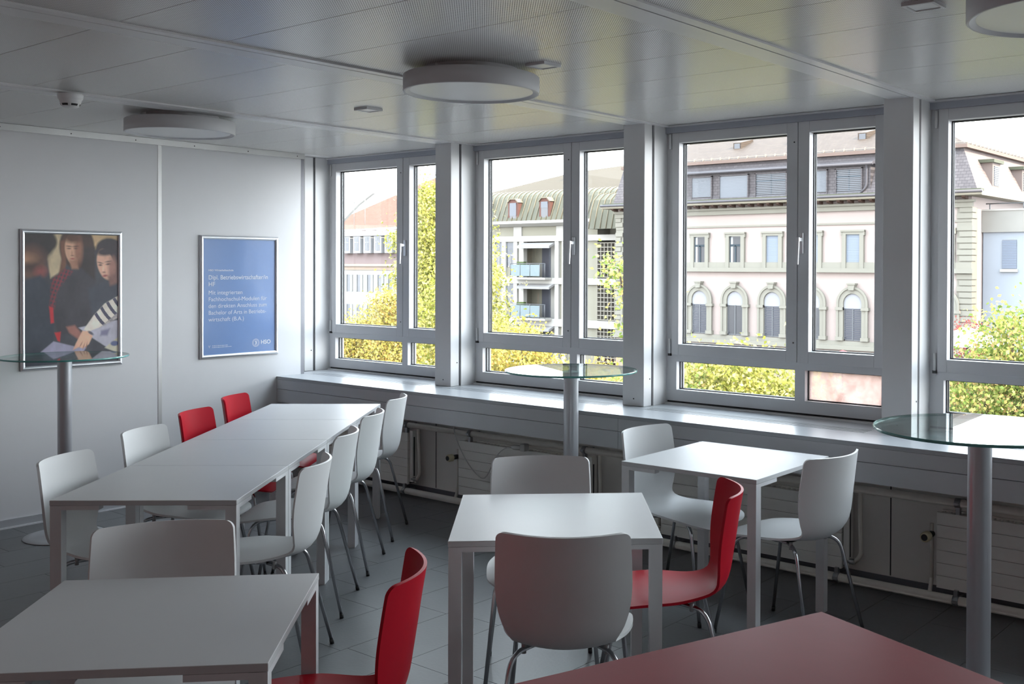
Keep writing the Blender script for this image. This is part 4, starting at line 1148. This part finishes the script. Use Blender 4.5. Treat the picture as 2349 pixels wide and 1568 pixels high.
    MB().add([(x0, D + .95, 7.20), (x1, D + .95, 7.20), (x1, D + 6.2, 9.65), (-46.5, D + 6.0, 9.0), (x0, D + 6.0, 7.7)], [(0, 1, 2, 3, 4)]).build('upper_slope', em('tan_sheet_roof', (206, 186, 156), k=.36), R)
    MB().box(-45.6, -45.0, D + 5.0, D + 5.6, 8.6, 9.45).build('chimney', em('chimney_dark', (96, 90, 92)), R)
    # right hand turret of the roof
    tp = [(D - 1.3, 4.2), (D - 1.0, 5.5), (D - .7, 6.2), (D - .2, 6.6), (D + .6, 6.8)]
    m = MB()
    for (a, c) in zip(tp[:-1], tp[1:]): m.add([(-38.9, a[0], a[1]), (-34.5, a[0], a[1]), (-34.5, c[0], c[1]), (-38.9, c[0], c[1])], [(0, 1, 2, 3)], True)
    m.add([(-38.9, p[0], p[1]) for p in tp] + [(-38.9, D + .6, 4.2)], [list(range(6))]); m.build('turret_slope', COPPER, R)
    me2 = MB().tube([(0, p[0] - .02, p[1] + .02) for p in tp], .035, 5).mesh('standing_seam', COPPERL)
    for k in range(9): o = bpy.data.objects.new('standing_seam', me2); COL.objects.link(o); o.parent = R; o.location = (-38.9 + .5 * k, 0, 0)
    for cx in (-49.8, -46.8, -43.7):
        w = empty('dormer', (0, 0, 0), parent=R)
        MB().prism([(cx - .52, 5.0), (cx + .52, 5.0), (cx + .52, 6.35), (cx + .25, 6.55), (cx - .25, 6.55), (cx - .52, 6.35)], 'y', D - .45, D + .9).build('dormer_body', em('dormer_red_brown', (150, 104, 92)), w)
        MB().prism([(cx - .60, 6.32), (cx - .28, 6.62), (cx + .28, 6.62), (cx + .60, 6.32), (cx + .52, 6.30), (cx + .25, 6.54), (cx - .25, 6.54), (cx - .52, 6.30)], 'y', D - .55, D + .9).build('dormer_hood', COPPERL, w)
        MB().box(cx - .32, cx + .32, D - .47, D - .45, 5.15, 6.30).build('window_back', DARKW, w)
        MB().box(cx - .32, cx + .32, D - .50, D - .47, 5.35 if cx < -45 else 5.85, 6.28).build('blind', BLIND, w)
apartment()

def old_house():
    D = 80.0
    b = empty('old_house', (-98, D, GZ)); tag(b, 'old house with red tiled roof and a row of white dormers, far left', 'building')
    ox, oy, oz = 98, -D, -GZ
    def part(m, n, mt): o = m.build(n, mt, b); o.location = (ox, oy, oz); return o
    part(MB().box(-112, -84, D, D + 14, GZ, 1.6), 'wall', em('white_old_wall', (246, 242, 236), k=1.5))
    part(MB().box(-112, -84, D - .6, D + .2, 1.55, 1.85).box(-112, -84, D - .3, D, 1.1, 1.5), 'cornice', em('old_cornice', (214, 190, 170), k=1.5))
    part(MB().add([(-112, D - .5, 1.85), (-84, D - .5, 1.85), (-84, D + 1.8, 6.2), (-112, D + 1.8, 6.2)], [(0, 1, 2, 3)]), 'mansard_slope', em('brown_mansard', (150, 128, 124), k=1.5))
    part(MB().add([(-112, D + 1.6, 6.2), (-90, D + 1.6, 6.5), (-90, D + 9, 13.4), (-95, D + 9, 13.4), (-112, D + 4, 7.2)], [(0, 1, 2, 3, 4)]), 'tiled_slope', ROOFR)
    for i in range(13):
        x = -110.4 + 2.02 * i
        w = empty('dormer', (ox, oy, oz), parent=b)
        MB().box(x - .70, x + .70, D - .4, D + 1.8, 3.2, 5.35).build('dormer_body', WHITEW, w)
        MB().prism([(x - .95, 5.35), (x + .95, 5.35), (x, 6.05)], 'y', D - .55, D + 1.8).build('pediment', em('pediment_pale', (236, 226, 220)), w)
        MB().box(x - .40, x + .40, D - .43, D - .40, 3.5, 5.15).build('window_back', em('old_pane', (170, 172, 180), .2), w)
        MB().box(x - .04, x + .04, D - .46, D - .43, 3.5, 5.15).box(x - .4, x + .4, D - .46, D - .43, 4.5, 4.58).build('casement_frame', WHITEW, w)
        for z in (-1.66, -5.4):
            f = empty('window', (ox, oy, oz), parent=b)
            MB().box(x - .30, x + .30, D - .04, D, z, z + 2.16).build('window_back', em('old_pane', (170, 172, 180), .2), f)
            for sx in (-1, 1): MB().box(x + sx * .32 if sx > 0 else x - .80, x + .80 if sx > 0 else x - .32, D - .12, D - .04, z, z + 2.16).build('shutter', em('pale_shutter', (226, 226, 222)), f)
old_house()

def sheeted_house():
    D = 70.0
    b = empty('sheeted_building', (-98, D, GZ)); tag(b, 'building wrapped in white scaffold sheeting behind the left window', 'building')
    ox, oy, oz = 98, -D, -GZ
    SH = em('white_sheeting', (255, 254, 250), k=1.6)
    o = MB().prism([(-98.5, GZ), (-98.5, 5.8), (-92.6, 5.5), (-88.0, 8.4), (-85.4, 9.6), (-85.4, 11.8), (-98.5, 12.2)], 'y', D, D + .4).build('sheeting', SH, b); o.location = (ox, oy, oz)
    m = MB()
    for x in np.arange(-98, -85, 1.9): m.tube([(x, D - .1, 6.2), (x, D - .1, 12.4)], .04, 5)
    m.tube([(-98.5, D - .12, 11.6), (-88, D - .12, 8.6)], .06, 5)
    o = m.build('scaffold_tube', em('pale_tube', (228, 226, 222), k=1.3), b); o.location = (ox, oy, oz)

# ------------------------------------------------------------------ trees
def foliage(name, blobs, n, size, cols, parent, seed):
    rng = np.random.default_rng(seed)
    vol = np.array([b[3] * b[4] * b[5] for b in blobs]) ** .8; pick = rng.choice(len(blobs), n, p=vol / vol.sum())
    B = np.array([b[:6] for b in blobs])[pick]
    d = rng.normal(size=(n, 3)); d /= np.linalg.norm(d, axis=1)[:, None]
    r = rng.uniform(.25, 1, n) ** .45
    # twig clumps: pull leaves toward a few hundred sub-centres
    P = B[:, :3] + d * r[:, None] * B[:, 3:6]
    nc = max(30, n // 60); cc = P[rng.choice(n, nc)]
    ci = rng.integers(0, nc, n); P = np.where((rng.random(n) < .75)[:, None], cc[ci] + rng.normal(size=(n, 3)) * size * 2.4, P)
    nrm = d * .5 + rng.normal(size=(n, 3)) * .6 + np.array([0, 0, .5]); nrm /= np.linalg.norm(nrm, axis=1)[:, None]
    ax = np.cross(nrm, rng.normal(size=(n, 3))); ax /= np.linalg.norm(ax, axis=1)[:, None]; ax[:, 2] -= .5; ax /= np.linalg.norm(ax, axis=1)[:, None]
    sd = np.cross(nrm, ax); sd /= np.linalg.norm(sd, axis=1)[:, None]
    L = (size * rng.uniform(.7, 1.3, n))[:, None]
    v = np.stack([P, P + ax * L * .45 + sd * L * .36 + nrm * L * .10, P + ax * L, P + ax * L * .45 - sd * L * .36 + nrm * L * .10], 1).reshape(-1, 3)
    f = np.arange(4 * n).reshape(n, 4)
    me = bpy.data.meshes.new(name); me.from_pydata(v.tolist(), [], f.tolist())
    C = np.array(cols); t = rng.random(n) ** 1.0 * (len(cols) - 1); i0 = t.astype(int); fr = (t - i0)[:, None]; c = C[i0] * (1 - fr) + C[np.minimum(i0 + 1, len(cols) - 1)] * fr
    c = c * rng.uniform(.7, 1.25, (n, 1)); c = np.repeat(c, 4, 0)
    ca = me.color_attributes.new('col', 'FLOAT_COLOR', 'POINT'); ca.data.foreach_set('color', np.concatenate([np.clip(c, 0, 1), np.ones((4 * n, 1))], 1).ravel().astype(np.float32))
    me.materials.append(vcol_mat('leaf', .6, .45, spec=.15))
    o = bpy.data.objects.new('foliage', me); COL.objects.link(o); o.parent = parent; o['kind'] = 'stuff'
    return o
LEAFK = .72
def lc(r, g, b): return tuple(x * LEAFK * EXT / .2 * .5 for x in srgb(r, g, b))
YG = [lc(132, 142, 56), lc(192, 194, 82), lc(238, 226, 120), lc(250, 240, 170)]
YO = [lc(150, 148, 62), lc(216, 202, 92), lc(248, 228, 130), lc(240, 190, 104)]
GR = [lc(104, 132, 58), lc(156, 174, 84), lc(214, 216, 118), lc(236, 192, 132)]
RD = [lc(150, 70, 66), lc(190, 100, 94), lc(170, 84, 80)]
BARK = em('tree_bark', (112, 96, 84), .9, .3, 8)
def tree(name, label, base, blobs, n, size, cols, seed, trunk=.16):
    n = int(n * 1.8); size = size * .66
    t = empty(name, (base[0], base[1], GZ)); tag(t, label, 'tree')
    bl = [(b[0] - base[0], b[1] - base[1], b[2] - GZ, b[3], b[4], b[5]) for b in blobs]
    foliage('foliage', bl, n, size, cols, t, seed)
    zc = max(b[2] for b in bl); m = MB(); rng = random.Random(seed)
    m.tube([(0, 0, 0), (.1, .05, zc * .35), (.02, .1, zc * .7), (.0, .0, zc * .98)], [trunk, trunk * .8, trunk * .5, trunk * .15], 8)
    m.build('trunk', BARK, t)
    for b in bl:
        for q in range(2):
            z0 = max(.5, min(b[2] - .3, zc * .8) * rng.uniform(.5, .8)); e = (b[0] + rng.uniform(-.5, .5) * b[3], b[1] + rng.uniform(-.5, .5) * b[4], b[2] + rng.uniform(-.2, .6) * b[5])
            MB().tube([(.03, .05, z0), (e[0] * .5, e[1] * .5, z0 * .4 + e[2] * .6), e], [trunk * .4, trunk * .25, .015], 6).build('branch', BARK, t)
    return t
tree('tall_lime_tree', 'tall yellow-green tree filling the right part of the left window', (-23.3, 22),
     [(-22.9, 22, 3.3, 1.0, 1.2, 1.5), (-22.7, 22.3, 0.6, 1.3, 1.4, 1.7), (-21.7, 22, 2.0, 1.3, 1.4, 2.3), (-24.3, 21.5, 2.7, .45, .5, .35), (-24.2, 21.5, 1.2, .5, .5, .4), (-22.6, 22.0, -2.0, 1.8, 1.6, 1.0)], 24000, .17, YG, 3, .18)
tree('young_lime_tree', 'lower yellow tree at the left edge of the left window', (-24.2, 20),
     [(-24.6, 20, -1.3, 1.6, 1.3, .9), (-22.9, 20, 0.0, .8, .8, .75), (-25.6, 20, -2.2, 1.8, 1.2, .8), (-22.6, 20, -1.7, 1.4, 1.2, 1.0)], 16000, .16, YO, 4, .12)
tree('street_tree', 'yellow tree at the left edge of the second window', (-14.8, 16),
     [(-14.9, 16, 1.2, 1.0, 1.0, .95), (-14.7, 16, .1, 1.05, 1.0, .8), (-15.6, 16, 0.0, 1.3, 1.2, 1.5), (-14.9, 16, -2.0, 2.2, 1.4, 1.2)], 14000, .15, YG, 5, .12)
tree('street_tree', 'low yellow-green tree top along the bottom of the second window', (-10.6, 14),
     [(-11.2, 14, -.55, 1.1, 1.0, .75), (-9.4, 14, -1.5, 2.0, 1.2, .8), (-11.8, 14, -1.6, 1.4, 1.2, .9), (-7.9, 13.6, -1.7, 1.6, 1.2, .9)], 16000, .13, YO, 6, .12)
tree('street_tree', 'leafy branches showing at both edges of the pier between second and third window', (-3.5, 9),
     [(-3.85, 9, 1.55, .55, .5, .24), (-3.55, 9, 1.2, .45, .5, .5), (-3.3, 9, .45, .55, .5, .45), (-3.2, 9, -.8, 1.1, .8, .7), (-4.6, 9.2, -1.3, 1.2, .8, .7)], 5200, .12, GR, 7, .10)
tree('street_tree', 'yellow-green tree crown filling the lower pane of the third window', (-2.3, 10),
     [(-2.35, 10, -.40, 1.0, .8, .62), (-3.3, 10.2, -.70, .9, .8, .70), (-1.35, 10, -.75, .8, .8, .62), (-2.4, 10, -1.5, 1.9, 1.0, .9)], 15000, .115, YG, 8, .11)
tree('street_tree', 'greener tree with some brown leaves in the rightmost window', (1.9, 11),
     [(2.1, 11, .45, .75, .7, .62), (1.5, 11, -.35, .95, .8, .65), (2.5, 11, -.4, 1.0, .8, .9), (1.6, 11, -1.3, 1.6, 1.0, .8)], 14000, .105, GR, 9, .11)
tree('red_maple', 'small red maple behind the white parasol', (-5.9, 31), [(-5.8, 31, -1.0, .8, .8, 1.0), (-5.6, 31, -2.6, 1.2, 1.0, 1.1)], 2200, .13, RD, 10, .09)
tree('hedge_tree', 'dark green bushes low behind the right tree', (-4.2, 27), [(-4.6, 27, -2.6, 1.6, 1.0, 1.0), (-2.5, 27, -2.4, 1.8, 1.0, 1.1), (-.5, 27, -2.6, 2.0, 1.0, 1.2)], 4000, .14, GR, 12, .09)

def parasol(x, y, zt, r, drop, col, label):
    t = empty('parasol', (x, y, GZ)); tag(t, label, 'parasol')
    n = 8; zz = zt - GZ; m = MB()
    ring = [(r * math.cos(2 * PI * k / n), r * math.sin(2 * PI * k / n), zz - drop) for k in range(n)]
    m.add([(0, 0, zz)] + ring, [(0, 1 + k, 1 + (k + 1) % n) for k in range(n)]); low = [(a, b, c - .18) for a, b, c in ring]
    m.add(ring + low, [(k, n + k, n + (k + 1) % n, (k + 1) % n) for k in range(n)])
    m.build('canopy', col, t); MB().tube([(0, 0, 0), (0, 0, zz - .05)], .035, 8).build('pole', RAILM, t)
parasol(-4.75, 28, -.22, 1.15, .42, em('white_canopy', (255, 252, 246), k=1.5), 'white parasol on the terrace in the rightmost window')
parasol(-10.0, 30, -1.36, 1.3, .5, em('red_canopy', (216, 92, 96), k=1.2), 'red parasol below the pink building')
sheeted_house()
